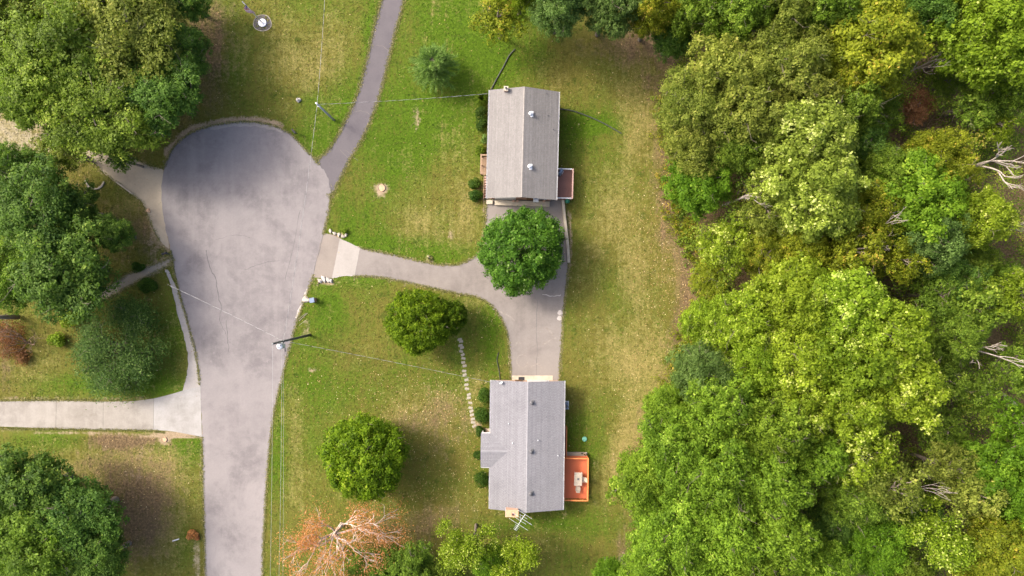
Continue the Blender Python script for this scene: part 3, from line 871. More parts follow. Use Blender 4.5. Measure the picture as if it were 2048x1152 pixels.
PR = {}
for i in range(6): PR['oak%d' % i] = make_crown(100 + i, ncl=(90, 90, 120, 75, 150, 110)[i], low=-.8, depth=.95, crad=(.24, .24, .2, .27, .17, .22)[i], nleaf=46000, leaf=(.20, .19, .18, .22, .17, .16)[i], lobes=.36, sub=(20, 24, 16, 26, 12, 18)[i])
for i in range(3): PR['pop%d' % i] = make_crown(200 + i, ncl=130, crad=.18, nleaf=46000, leaf=.23, lobes=.32, up=.8, depth=1.0, low=-.7, rnd=.5)
for i in range(2): PR['airy%d' % i] = make_crown(300 + i, ncl=46, crad=.22, nleaf=9500, leaf=.25, lobes=.4, core=.4)
for i in range(3): PR['rnd%d' % i] = make_crown(400 + i, ht=9, ncl=340, crad=.115, nleaf=64000, leaf=.19, lobes=.11, depth=.85, core=.22, flat=.9, up=.45, rnd=.5, low=-.5, sub=8, spray=.36, fmin=.83)
for i in range(2): PR['thin%d' % i] = make_branchy(500 + i, ht=12, trunk_h=4, r0=.2, depth=4, first=6, ln=2.6, nleaf=8500, leaf=.25, clus=.42, bark='bark')
PR['orange'] = make_branchy(531, trunk_h=3.2, r0=.19, depth=5, first=10, ln=2.4, nleaf=10500, leaf=.13, clus=.5, bark='pinkbark', kids=(2, 3), tilt=1.05, leafy=.7)
PR['dark'] = make_branchy(521, trunk_h=1.6, r0=.16, depth=4, first=11, ln=2.0, nleaf=34000, leaf=.15, clus=.5, bark='bark', tilt=1.25, upb=.05, kids=(3, 3), spread=.75)
PR['dead0'] = make_branchy(601, trunk_h=8.5, r0=.27, depth=4, first=3, ln=3.0, bark='palebark', spread=.42, tilt=.42)
PR['dead1'] = make_branchy(602, trunk_h=7.5, r0=.24, depth=4, first=3, ln=2.6, bark='palebark', spread=.5, tilt=.5)
PR['brush'] = make_branchy(603, trunk_h=.4, r0=.08, depth=4, first=7, ln=1.3, bark='twig', spread=.7, tilt=1.0, upb=.05)
PR['feather'] = make_feather(700)

TREES = []
def tree(px, py, rpx, ht, proto, mat, label, group=None, name='woodland_tree', cat='tree', rz=None, bark=None):
    if px > 1280 and proto.startswith('oak'): proto = 'oak%d' % (int(px * 7 + py * 3) % 6)
    p = PR[proto]
    rg = random.Random(int(px * 31 + py * 7 + rpx))
    kz = ht / p['ht']
    zc = p['zc'] * kz
    loc = P(px, py, zc); loc.z = 0
    R = rpx * S * (HC - zc) / HC
    k = R / p['R']
    o = empty(name, loc, rg.uniform(0, 6.28) if rz is None else rz)
    o.scale = (k, k, kz)
    tag(o, label, cat, group)
    t = link('trunk', p['trunk'], o)
    if bark:
        t.material_slots[0].link = 'OBJECT'; t.material_slots[0].material = M[bark]
    if p['crown'] is not None and mat:
        c = link('crown', p['crown'], o)
        c.material_slots[0].link = 'OBJECT'; c.material_slots[0].material = L[mat]
    TREES.append(o)
    return o

# ---- yard trees
tree(1043, 500, 86, 7.6, 'rnd0', 'maple', 'dense round green tree standing over the shared driveway', None, 'yard_tree')
tree(838, 642, 66, 7.2, 'rnd1', 'pear', 'round yellow-green tree on the lawn just below the shared driveway', None, 'yard_tree')
tree(902, 634, 34, 5.2, 'rnd2', 'pear2', 'east lobe of the round tree in a darker green painted as its shaded side', None, 'yard_tree')
tree(730, 914, 85, 8.2, 'rnd2', 'pear', 'round yellow-green tree on the lawn between road and grey-roofed house', None, 'yard_tree')
tree(868, 132, 54, 5.0, 'feather', 'silver', 'small feathery silver-green tree alone on the lawn beside the dark lane', None, 'yard_tree')
tree(648, 1098, 116, 10.0, 'orange', 'orange', 'dying orange-leaved tree with bare pale branches beside the road', None, 'yard_tree')
tree(228, 694, 84, 4.6, 'dark', 'sparse', 'sparse low spreading dark tree on the corner lawn above the concrete driveway', None, 'yard_tree')
tree(1000, 38, 62, 7.5, 'airy0', 'yellow', 'thin-leaved yellowish tree at the top beside a dense dark crown', None, 'yard_tree')
# ---- upper left
G = 'big trees around the turning circle'
for a in [
    (275, 75, 112, 11.5, 'oak0', 'olive', 'large oak with yellow-tinged crown nearest to the flagpole lawn'),
    (120, 105, 125, 12.2, 'oak1', 'mid', 'broad bright green oak in the upper left corner'),
    (205, 230, 112, 10.8, 'oak2', 'mid', 'green oak whose lower edge overhangs the shaded driveway'),
    (325, 190, 78, 10.1, 'oak3', 'deep', 'dark green oak overhanging the turning circle from the north-west'),
    (362, 95, 58, 8.0, 'oak2', 'deep', 'dark narrow oak on the shaded edge of the flagpole lawn'),
    (20, 40, 80, 11.5, 'oak3', 'olive', 'oak cut by the upper left corner of the picture'),
    (45, 190, 78, 10.8, 'oak0', 'mid', 'green oak above the pale sandy patch at the picture edge'),
    (120, 300, 62, 6.5, 'airy0', 'olive', 'open thin-crowned tree beside the pale sandy patch'),
    (215, -10, 80, 11.5, 'oak1', 'yellow', 'oak crown cut by the top edge, left of the yellow-tinged oak'),
    (370, -5, 50, 7.5, 'oak0', 'deep', 'dark crown cut by the top edge above the flagpole lawn'),
    (245, 320, 30, 5.8, 'airy1', 'deep', 'small branch-like dark tree hanging over the pale driveway'),
    (75, 430, 105, 10.8, 'oak2', 'deep', 'big dark oak left of the turning circle'),
    (130, 540, 100, 10.8, 'oak3', 'deep', 'dark oak standing over the old footpath'),
    (20, 545, 76, 10.1, 'oak1', 'mid', 'lighter green oak at the picture edge above the footpath'),
    (222, 468, 42, 7.2, 'oak0', 'deep', 'small dark oak reaching out towards the turning circle'),
    (30, 340, 52, 9.4, 'oak0', 'deep', 'dark oak crown touching the sandy patch from below'),
    (148, 420, 54, 8.0, 'oak1', 'deep', 'dark crown between the big oak and the small outreaching oak'),
    (60, 985, 88, 10.1, 'oak3', 'deep', 'dark green tree just below the concrete driveway, upper one of its cluster'),
    (165, 1035, 90, 9.4, 'oak0', 'deep', 'dark green tree nearest the road in the lower left cluster'),
    (60, 1095, 105, 10.8, 'oak1', 'mid', 'brighter green tree in the lower left corner'),
    (200, 1125, 66, 8.6, 'oak2', 'deep', 'dark tree cut by the bottom edge left of the road'),
    (-15, 1030, 70, 10.1, 'oak2', 'deep', 'dark tree cut by the left edge below the concrete driveway'),
]: tree(*a, group=G)
# ---- bottom
G = 'trees along the bottom edge'
for a in [
    (735, 1150, 62, 7, 'oak1', 'mid', 'low green tree crowding the dying orange tree'),
    (812, 1140, 62, 7, 'oak3', 'mid', 'low green bushy tree at the bottom edge between orange and sparse trees'),
    (890, 1160, 45, 6, 'oak0', 'mid', 'small green tree cut by the bottom edge below the lawn'),
    (945, 1098, 58, 10, 'thin0', 'lime', 'sparse yellow-green tree with pale twigs below the grey-roofed house'),
    (1035, 1118, 44, 9, 'thin1', 'lime', 'thin lime-leaved tree at the bottom edge, right of the sparse one'),
    (985, 1140, 46, 6, 'oak2', 'vivid', 'low vivid green bush-like tree under the sparse lime trees'),
    (1218, 1140, 32, 5, 'oak0', 'vivid', 'small vivid green tree at the bottom edge beside a bare dirt spot'),
]: tree(*a, group=G)
# ---- top edge
G = 'trees along the top edge'
for a in [
    (1118, 2, 70, 13, 'oak2', 'blue', 'dense dark green crown at the top edge above the taupe-roofed house'),
    (1215, 8, 68, 13, 'oak0', 'blue', 'dense bluish green crown at the top edge, right neighbour of a similar one'),
    (1040, -25, 50, 11, 'oak1', 'lime', 'yellow-green crown mostly cut by the top edge'),
    (1310, 20, 58, 13, 'oak3', 'yellow', 'yellowish crown where the top lawn meets the wood'),
    (1385, 5, 62, 14, 'oak1', 'mid', 'green crown at the top edge just inside the wood'),
    (1345, 75, 46, 8, 'oak1', 'deep', 'low dark tree in the corner of lawn and wood'),
    (1470, 20, 72, 15, 'oak2', 'mid', 'mid green crown at the top edge above the olive oaks'),
    (1560, 15, 70, 15, 'oak3', 'olive', 'olive crown cut by the top edge left of the orange-tipped tree'),
    (1650, 10, 70, 16, 'oak0', 'mid', 'green crown cut by the top edge beside the orange-tipped tree'),
    (1855, 20, 60, 15, 'oak1', 'deep', 'dark crown at the top edge left of the bright corner tree'),
    (1930, -10, 70, 17, 'pop0', 'lime', 'lime crown cut by the top edge beside the bright corner tree'),
]: tree(*a, group=G)
# ---- the wood
G = 'trees of the wood behind the houses'
WT = [
    (1455, 150, 84, 15, 'oak0', 'olive', 'olive green oak at the upper edge of the wood'),
    (1560, 130, 88, 16, 'oak1', 'olive', 'wide olive oak, second from the lawn in the upper wood'),
    (1385, 215, 74, 13, 'oak2', 'olive', 'olive oak bulging over the lawn level with the taupe-roofed house'),
    (1500, 215, 84, 15, 'oak3', 'olive', 'central oak of the olive clump'),
    (1590, 205, 76, 15, 'oak2', 'olive', 'olive oak just above the palest tree'),
    (1395, 295, 66, 11, 'oak0', 'olive', 'lower olive oak directly above the vivid green tree'),
    (1480, 290, 62, 12, 'oak3', 'mid', 'green oak between the olive clump and the palest tree'),
    (1398, 368, 68, 9, 'pop2', 'vivid', 'vivid green round tree at the lawn edge opposite the deck'),
    (1615, 285, 88, 17, 'pop0', 'pale', 'palest whitish green tree, upper crown'),
    (1625, 390, 92, 17, 'pop1', 'pale', 'pale whitish green tree below the palest crown'),
    (1540, 360, 58, 13, 'airy0', 'pale', 'thin pale tree with visible trunks beside the vivid green tree'),
    (1530, 425, 56, 11, 'airy1', 'olive', 'thin olive tree below the leaning trunks'),
    (1680, 215, 66, 14, 'oak1', 'mid', 'green tree right of the olive clump'),
    (1735, 100, 104, 17, 'pop2', 'yellow', 'yellow-green tree with orange leaf tips in the upper wood'),
    (1690, 170, 56, 14, 'oak0', 'yellow', 'smaller yellow-green tree below the orange-tipped one'),
    (1975, 70, 104, 18, 'pop1', 'lime', 'bright lime tree filling the upper right corner'),
    (2040, 30, 80, 18, 'pop2', 'lime', 'bright lime crown cut by the upper right corner'),
    (1720, 290, 56, 11, 'oak2', 'deep', 'dark green tree right of the palest tree'),
    (1760, 235, 50, 9, 'airy1', 'mid', 'low shaded thin tree under the orange-tipped tree'),
    (1960, 200, 70, 9, 'airy0', 'mid', 'thin green tree near the leaning brown brushwood'),
    (2040, 190, 60, 12, 'airy1', 'mid', 'thin green tree at the right edge below the lime corner'),
    (1870, 330, 76, 14, 'oak3', 'yellow', 'yellow-green crown left of the big bare white trunk'),
    (1830, 400, 92, 15, 'pop0', 'vivid', 'bright green crown in the middle of the upper right wood'),
    (1760, 350, 60, 13, 'oak1', 'mid', 'mid green crown between the pale tree and the bright green one'),
    (1740, 430, 70, 13, 'oak0', 'yellow', 'yellowish olive crown below the pale trees'),
    (1700, 505, 76, 13, 'airy0', 'yellow', 'thin yellowish tree above the big lime canopy'),
    (1940, 440, 66, 15, 'pop2', 'lime', 'lime tree beside the brown gap at the right edge'),
    (1855, 475, 72, 14, 'oak1', 'blue', 'bluish green crown surrounded by yellow-green ones'),
    (1795, 520, 56, 12, 'airy1', 'yellow', 'thin yellowish crown left of the bluish one'),
    (1600, 490, 62, 11, 'oak2', 'yellow', 'yellow-olive tree between the pale tree and the lime canopy'),
    (1455, 490, 68, 8, 'airy0', 'lime', 'light thin tree at the lawn edge opposite the driveway'),
    (1525, 505, 56, 9, 'oak3', 'yellow', 'yellow-green tree just inside the wood opposite the driveway'),
    (1420, 560, 50, 5, 'airy1', 'yellow', 'low sparse yellow tree at the rusty lawn edge'),
    (1590, 600, 84, 15, 'pop1', 'lime', 'lime crown at the top of the big lime canopy'),
    (1680, 615, 90, 16, 'pop0', 'lime', 'tall lime crown, upper middle of the big lime canopy'),
    (1765, 680, 90, 17, 'pop2', 'lime', 'bright lime crown on the right flank of the big lime canopy'),
    (1790, 770, 84, 17, 'pop0', 'lime', 'lime crown with pale tips, lower right of the big lime canopy'),
    (1680, 720, 92, 17, 'pop1', 'lime', 'middle crown of the big lime canopy'),
    (1690, 815, 76, 16, 'pop2', 'lime', 'lowest crown of the big lime canopy'),
    (1590, 720, 84, 15, 'pop2', 'lime', 'lime crown on the left of the canopy middle'),
    (1500, 645, 76, 12, 'oak0', 'lime', 'lime crown facing the lawn, second from the edge'),
    (1425, 650, 62, 10, 'oak2', 'lime', 'yellow-green crown overhanging the rusty lawn edge'),
    (1510, 735, 72, 13, 'oak1', 'lime', 'yellow-green crown between lime canopy and bluish tree'),
    (1600, 810, 66, 15, 'pop0', 'lime', 'lime crown above the large mid green oaks'),
    (1405, 745, 70, 12, 'oak3', 'blue', 'bluish green crown at the lawn edge level with the grey roof'),
    (1335, 815, 56, 11, 'oak0', 'fresh', 'green oak at the lawn edge right of the grey-roofed house'),
    (1440, 830, 84, 15, 'oak1', 'fresh', 'mid green oak, upper one of the big oak mass'),
    (1530, 860, 80, 16, 'oak2', 'fresh', 'mid green oak right of the upper one in the oak mass'),
    (1355, 905, 88, 14, 'oak3', 'fresh', 'mid green oak in the middle of the oak mass edge'),
    (1285, 960, 68, 12, 'oak1', 'fresh', 'mid green oak bulging furthest over the lawn behind the orange deck'),
    (1440, 935, 84, 16, 'oak0', 'fresh', 'oak in the heart of the big oak mass'),
    (1530, 965, 84, 16, 'oak3', 'fresh', 'oak on the right of the oak mass middle'),
    (1340, 1050, 88, 14, 'oak2', 'fresh', 'mid green oak at the lower left of the oak mass'),
    (1440, 1055, 84, 15, 'oak1', 'fresh', 'oak in the lower middle of the oak mass'),
    (1545, 1070, 84, 15, 'oak0', 'fresh', 'oak in the lower right of the oak mass'),
    (1620, 905, 62, 14, 'oak3', 'fresh', 'green oak where oak mass and lime canopy meet'),
    (1300, 1135, 62, 12, 'oak0', 'fresh', 'green oak at the bottom edge near the bare dirt spot'),
    (1390, 1145, 70, 13, 'oak3', 'fresh', 'second green oak along the bottom edge of the wood'),
    (1490, 1145, 70, 14, 'oak2', 'fresh', 'third green oak along the bottom edge of the wood'),
    (1720, 900, 84, 14, 'airy0', 'lime', 'light open crown below the big lime canopy'),
    (1770, 965, 76, 14, 'airy1', 'olive', 'open olive crown with visible pale twigs in the lower wood'),
    (1700, 985, 62, 13, 'oak1', 'mid', 'green crown between oak mass and open olive crown'),
    (1890, 935, 62, 12, 'airy1', 'olive', 'open olive crown beside a pale broken log'),
    (1935, 985, 66, 13, 'airy0', 'olive', 'thin olive crown right of the broken log tree'),
    (1990, 950, 78, 14, 'pop1', 'vivid', 'vivid green crown at the right edge of the lower wood'),
    (2045, 1000, 60, 14, 'pop0', 'vivid', 'vivid green crown cut by the right edge'),
    (2000, 1085, 72, 14, 'pop2', 'yellow', 'yellow crown in the lower right corner'),
    (1880, 1095, 72, 13, 'thin0', 'lime', 'sparse lime crown with white twigs at the bottom'),
    (1745, 1085, 78, 10, 'oak2', 'vivid', 'low dark vivid crown in the shade near the bottom'),
    (1640, 1125, 56, 13, 'oak1', 'fresh', 'green crown at the bottom edge between oak mass and shaded hollow'),
    (1660, 1040, 50, 9, 'oak3', 'deep', 'dark low crown in the shaded hollow of the lower wood'),
    (1900, 560, 64, 10, 'oak2', 'deep', 'dark crown in the shaded middle right of the wood'),
    (1960, 610, 66, 12, 'airy0', 'mid', 'thin green crown above the white bare tree'),
    (2025, 590, 60, 13, 'airy1', 'lime', 'thin light crown at the right edge above the white bare tree'),
    (1910, 660, 66, 11, 'oak0', 'mid', 'green crown left of the white bare tree'),
    (1870, 590, 60, 10, 'airy1', 'mid', 'thin green crown right of the tall lime canopy'),
    (1880, 760, 56, 9, 'airy0', 'mid', 'shaded thin crown right of the lime canopy tips'),
    (1960, 790, 60, 8, 'airy1', 'mid', 'thin shaded crown above the brown fallen brushwood'),
    (2040, 740, 56, 12, 'airy0', 'mid', 'thin green crown at the right edge below the white bare tree'),
    (2030, 840, 60, 12, 'airy1', 'vivid', 'thin vivid crown at the right edge beside the fallen trunk'),
    (1880, 860, 60, 8, 'airy0', 'mid', 'low shaded crown in the brown gap of the lower wood'),
    (1840, 1040, 50, 9, 'oak0', 'deep', 'dark low crown between the vivid shade tree and sparse lime crown'),
    (1950, 1130, 56, 11, 'oak1', 'yellow', 'yellow-green crown at the bottom edge near the right corner'),
    (1810, 1150, 56, 10, 'oak3', 'mid', 'green crown at the bottom edge below the sparse lime crown'),
    (1800, 130, 36, 4, 'airy0', 'mid', 'low shaded crown behind the leaning brown trunk'),
    (1890, 165, 44, 4, 'airy1', 'mid', 'low shaded crown under the bright lime corner tree'),
    (2020, 560, 40, 10, 'oak2', 'mid', 'small green crown at the right edge below the brown gap'),
    (1940, 530, 48, 9, 'oak3', 'mid', 'small green crown below the lime tree by the brown gap'),
    (1985, 250, 50, 8, 'airy1', 'lime', 'low thin lime crown above the big bare white trunk'),
    (1830, 210, 46, 5, 'airy0', 'rust', 'small rusty brown crown among dark trees'),
]
for a in WT: tree(*a, group=G)

# ---- dead and bare trees
G = 'bare dead trees in the wood'
tree(2000, 320, 62, 17, 'dead0', None, 'big bare dead tree with thick white limbs at the right edge', G, 'dead_tree', rz=.3)
tree(2000, 706, 48, 15, 'dead1', None, 'bare white dead tree rising from the dark lower right wood', G, 'dead_tree', rz=2.0)
tree(1868, 118, 34, 12, 'dead1', None, 'leaning bare brown trunk under the bright lime corner tree', G, 'dead_tree', rz=.5)
tree(1770, 480, 60, 14, 'dead1', None, 'bare pale limbs poking through the yellowish crowns', G, 'dead_tree', rz=4.0)
tree(1500, 390, 36, 12, 'dead0', None, 'pair of pale leaning stems beside the vivid green tree', G, 'dead_tree', rz=1.0)
tree(2040, 455, 40, 14, 'dead0', None, 'pale trunk in the brown gap at the right edge', G, 'dead_tree', rz=5.0)
tree(1840, 990, 46, 13, 'dead1', None, 'pale bare branches between the open olive crowns', G, 'dead_tree', rz=3.0)
tree(1690, 930, 40, 14, 'dead1', None, 'thin pale branches showing in the light open crown', G, 'dead_tree', rz=3.6)
tree(1365, 80, 34, 4, 'brush', None, 'brown leafless brush in the upper corner of the wood', G, 'dead_bush', 'bush', rz=1)
tree(1890, 240, 44, 5, 'brush', None, 'brown leafless brush beside the small rusty crown', G, 'dead_bush', 'bush', rz=2)
tree(1985, 800, 50, 5, 'brush', None, 'tangle of brown brush around the fallen trunk', G, 'dead_bush', 'bush', rz=3)
tree(1850, 290, 40, 4, 'brush', None, 'grey-brown brush left of the big bare white trunk', G, 'dead_bush', 'bush', rz=4)
tree(12, 690, 55, 5, 'brush', 'rust', 'bare brown twiggy bush near the left edge above the concrete driveway', None, 'dead_bush', 'bush', rz=5)
mb = MB()
a, b = P(1990, 775, .4), P(2070, 850, 1.6)
mb.tube([tuple(a), tuple((a + b) / 2 + Vector((0, .2, .1))), tuple(b)], [.14, .2, .26], 8)
mb.tube([tuple(a), tuple(a + Vector((-1.6, .6, .3))), tuple(a + Vector((-2.8, 1.6, .5)))], [.1, .06, .02], 5)
mb.tube([tuple(a), tuple(a + Vector((-1.4, -1.0, .3))), tuple(a + Vector((-1.9, -2.4, .4)))], [.09, .05, .02], 5)
mb.tube([tuple(a), tuple(a + Vector((-2.0, -.2, .4))), tuple(a + Vector((-3.4, -.5, .6)))], [.09, .05, .02], 5)
tag(mb.build('fallen_trunk', M['palebark'], smooth=True), 'pale fallen trunk lying in brown brush at the right edge', 'log')
mb = MB(); a, b = P(1936, 925, 9), P(1972, 938, 12)
a, b = P(1940, 930, 0.4), P(1972, 940, .9)
mb.tube([tuple(a), tuple((a + b) / 2), tuple(b)], [.2, .22, .2], 8)
tag(mb.build('log', M['palebark'], smooth=True), 'short pale broken log between two open olive crowns', 'log')
mb = MB(); a, b = P(-10, 634, 4), P(36, 634, .3)
mb.tube([tuple(a), tuple(b)], [.22, .3], 8)
tag(mb.build('leaning_trunk', M['bark'], smooth=True), 'dark leaning trunk at the left edge below the oaks', 'trunk')

# ---- undergrowth
rng = np.random.RandomState(77)
C = []; R_ = []
wpoly = [(1310, -60), (1310, 60), (1345, 170), (1355, 300), (1365, 420), (1390, 520), (1415, 600), (1390, 680), (1365, 780), (1320, 850), (1285, 960), (1305, 1060), (1315, 1250), (2250, 1250), (2250, -60)]
while len(C) < 2100:
    px, py = rng.uniform(1300, 2200), rng.uniform(-60, 1220)
    if not inside(wpoly, np.array([px]), np.array([py]))[0]: continue
    if any((px - q[0]) ** 2 + (py - q[1]) ** 2 < q[2] ** 2 and rng.rand() < .85 for q in ((2030, 430, 45), (1850, 290, 30), (1985, 805, 45), (1840, 845, 30), (1990, 340, 40), (1680, 1060, 25))): continue
    tall = rng.rand() < .6
    z = rng.uniform(2.0, 7.0) if tall else rng.uniform(.2, 2.2)
    p = P(px, py); C.append((p.x, p.y, z)); R_.append(rng.uniform(1.0, 1.9) if tall else rng.uniform(.6, 1.5))
edge_pts = run((1330, 170), (1345, 300), (1350, 420), (1385, 520), (1408, 600), (1375, 680), (1352, 780), (1300, 850), (1262, 960), (1290, 1060), (1300, 1180), k=14)
for q in edge_pts:
    for _ in range(2):
        p = P(q[0] + rng.normal() * 14 + 8, q[1] + rng.normal() * 10)
        C.append((p.x, p.y, rng.uniform(.1, .6))); R_.append(rng.uniform(.35, .9))
C = np.array(C); R_ = np.array(R_)
n = 360000
w = R_ ** 2; w /= w.sum()
which = rng.choice(len(C), n, p=w)
ld = unit(rng.normal(size=(n, 3))); ld[:, 2] = np.abs(ld[:, 2])
pos = C[which] + ld * (R_[which] * rng.uniform(.3, 1.05, n))[:, None] * np.array([1, 1, .6])
nrm = unit(ld * .5 + np.array([0, 0, .7]) + rng.normal(size=(n, 3)) * .6)
ct = rng.normal(size=len(C)) * .22
V = leafquads(pos, nrm, .20 * rng.uniform(.5, 1.5, n), rng, .6, .1)
ug = link('undergrowth', qmesh('undergrowth', V, np.clip(.42 + ct[which] + rng.normal(size=n) * .2, 0, 1), L['under']))
tag(ug, 'tangled green and brown undergrowth on the floor of the wood', 'undergrowth', kind='stuff')

C = []; R_ = []
for q in run((1335, 200), (1345, 300), (1350, 420), (1378, 470), (1400, 520), (1425, 570), (1400, 620), (1365, 690), (1352, 760), (1310, 830), k=22):
    for _ in range(3):
        p = P(q[0] + rng.normal() * 16 + 2, q[1] + rng.normal() * 10)
        C.append((p.x, p.y, rng.uniform(.05, .5))); R_.append(rng.uniform(.3, .8))
C = np.array(C); R_ = np.array(R_)
n = 26000
which = rng.randint(0, len(C), n)
ld = unit(rng.normal(size=(n, 3))); ld[:, 2] = np.abs(ld[:, 2])
pos = C[which] + ld * (R_[which] * rng.uniform(.2, 1.05, n))[:, None] * np.array([1, 1, .6])
nrm = unit(ld * .5 + np.array([0, 0, .7]) + rng.normal(size=(n, 3)) * .6)
ct = rng.normal(size=len(C)) * .25
V = leafquads(pos, nrm, .15 * rng.uniform(.5, 1.5, n), rng, .6, .1)
tag(link('edge_weeds', qmesh('edge_weeds', V, np.clip(.5 + ct[which] + rng.normal(size=n) * .2, 0, 1), L['yellow'])), 'yellow-green weeds and saplings along the lawn edge of the wood', 'weeds', kind='stuff')

# ---- shrubs: dense leaf balls of several lobes
def shrub(px, py, rx, ry, h, mat, label, group=None, nl=2600, leaf=.13, lobes=9, seed=0, name='shrub', cat='shrub', up=.5):
    rng = np.random.RandomState(seed + int(px * 3 + py))
    loc = P(px, py, h * .6); loc.z = 0
    o = empty(name, loc)
    tag(o, label, cat, group)
    RX, RY = rx * S, ry * S
    C = unit(rng.normal(size=(lobes, 3))); C[:, 2] = np.abs(C[:, 2])
    C = C * np.array([RX, RY, h * .5]) * rng.uniform(.35, .62, lobes)[:, None] + np.array([0, 0, h * .38])
    rad = min(RX, RY) * rng.uniform(.42, .62, lobes)
    which = rng.randint(0, lobes, nl)
    ld = unit(rng.normal(size=(nl, 3)))
    pos = C[which] + ld * (rad[which] * rng.uniform(.75, 1.08, nl))[:, None]
    pos[:, 2] = np.maximum(pos[:, 2], .03)
    nrm = unit(ld * .8 + np.array([0, 0, up]) + rng.normal(size=(nl, 3)) * .5)
    V = leafquads(pos, nrm, leaf * rng.uniform(.6, 1.4, nl), rng, .6, .1)
    ct = rng.normal(size=lobes) * .12
    link('foliage', qmesh('foliage', V, np.clip(.45 + ct[which] + rng.normal(size=nl) * .2, 0, 1), L[mat]), o)
    mb = MB()
    for k in range(min(5, lobes)):
        limb(mb, rng, (0, 0, -.05), C[k], .035, .012, .1, 5, 3)
    mb.build('stem', M['bark'], o, smooth=True)
    return o

G1 = 'shrubs along the front of the taupe-roofed house'
shrub(963, 226, 14, 16, 1.5, 'shrub', 'dark green shrub below the grassy tuft at the taupe-roofed house', G1)
shrub(965, 248, 14, 13, 1.3, 'shrub', 'lower dark green shrub in the row beside the taupe roof', G1)
shrub(969, 278, 8, 12, 1.1, 'silver', 'greyish loose shrub between dark and bright shrubs at the house front', G1, 900)
shrub(960, 300, 13, 12, 1.2, 'brightshrub', 'bright green ball shrub beside the wooden front porch', G1)
shrub(950, 367, 13, 12, 1.2, 'shrub', 'round dark shrub on the lawn below the front porch', G1)
shrub(951, 391, 14, 14, 1.2, 'shrub', 'round dark shrub next to the driveway corner', G1)
G2 = 'shrubs along the front of the grey-roofed house'
shrub(970, 790, 17, 24, 1.5, 'shrub', 'uppermost dark shrub beside the stepping stones', G2)
shrub(967, 828, 20, 24, 1.7, 'shrub', 'largest dark shrub at the grey-roofed house front', G2, 4200, lobes=12)
shrub(960, 862, 11, 12, 1.0, 'shrub', 'small dark shrub against the porch gable', G2)
shrub(956, 912, 9, 11, .8, 'shrub', 'tiny dark shrub in front of the porch gable', G2)
shrub(967, 955, 17, 22, 1.5, 'shrub', 'dark round shrub just below the porch gable', G2, 4000)
shrub(277, 533, 17, 13, 1.2, 'shrub', 'clipped round shrub above the old footpath', 'shrubs by the footpath')
shrub(292, 571, 19, 16, 1.4, 'shrub', 'clipped round shrub below the old footpath', 'shrubs by the footpath', 4200)
shrub(140, 640, 26, 20, 1.6, 'lime', 'loose yellow-green shrub below the dark oaks', None, 2200, .17)
shrub(112, 680, 22, 16, 1.2, 'lime', 'loose lime shrub at the edge of the sparse dark tree', None, 1800, .17)
shrub(40, 712, 24, 20, .9, 'rust', 'rusty brown low shrub on the left lawn', None, 1500, .15)
shrub(4, 676, 42, 46, 1.8, 'rust', 'large reddish brown shrub cut by the left edge below the leaning trunk', None, 3800, .16, 12)
shrub(690, 462, 7, 6, .6, 'brightshrub', 'tiny bright shrub among rocks at the driveway corner', None, 700, .1)
shrub(382, 1070, 16, 10, .9, 'orange', 'small orange-leaved bush close to the road', None, 900, .16)
shrub(393, 1076, 7, 6, .5, 'orange', 'tiny vivid orange bush touching the road edge', None, 420, .14)
shrub(130, 322, 14, 12, 1.0, 'brightshrub', 'small bright shrub beside the pale driveway under the trees', None, 900, .14)
# grassy tuft
def tuft(px, py, r, h, n, mat, label, seed=1):
    rng = np.random.RandomState(seed)
    loc = P(px, py, h * .6); loc.z = 0
    Vs = []; T = []
    for _ in range(n):
        an = rng.rand() * 6.28; ln = r * S * rng.uniform(.6, 1.1); hh = h * rng.uniform(.5, 1)
        d = np.array([math.cos(an), math.sin(an), 0]); s = np.array([-d[1], d[0], 0]) * .02
        b = d * rng.uniform(0, .12); m = b + d * ln * .5 + np.array([0, 0, hh]); e = b + d * ln + np.array([0, 0, hh * .55])
        Vs += [[b - s, b + s, m + s, m - s], [m - s, m + s, e + s * .2, e - s * .2]]; t = rng.rand(); T += [t, t]
    o = link('ornamental_grass', qmesh('ornamental_grass', np.array(Vs), np.array(T), L[mat]), loc=loc)
    tag(o, label, 'plant')
tuft(964, 197, 15, 1.1, 1000, 'brightshrub', 'bright arching grass tuft at the upper corner of the taupe-roofed house')
tuft(860, 516, 6, .35, 120, 'grassedge', 'small dry plant tuft at the edge of the shared driveway', 2)

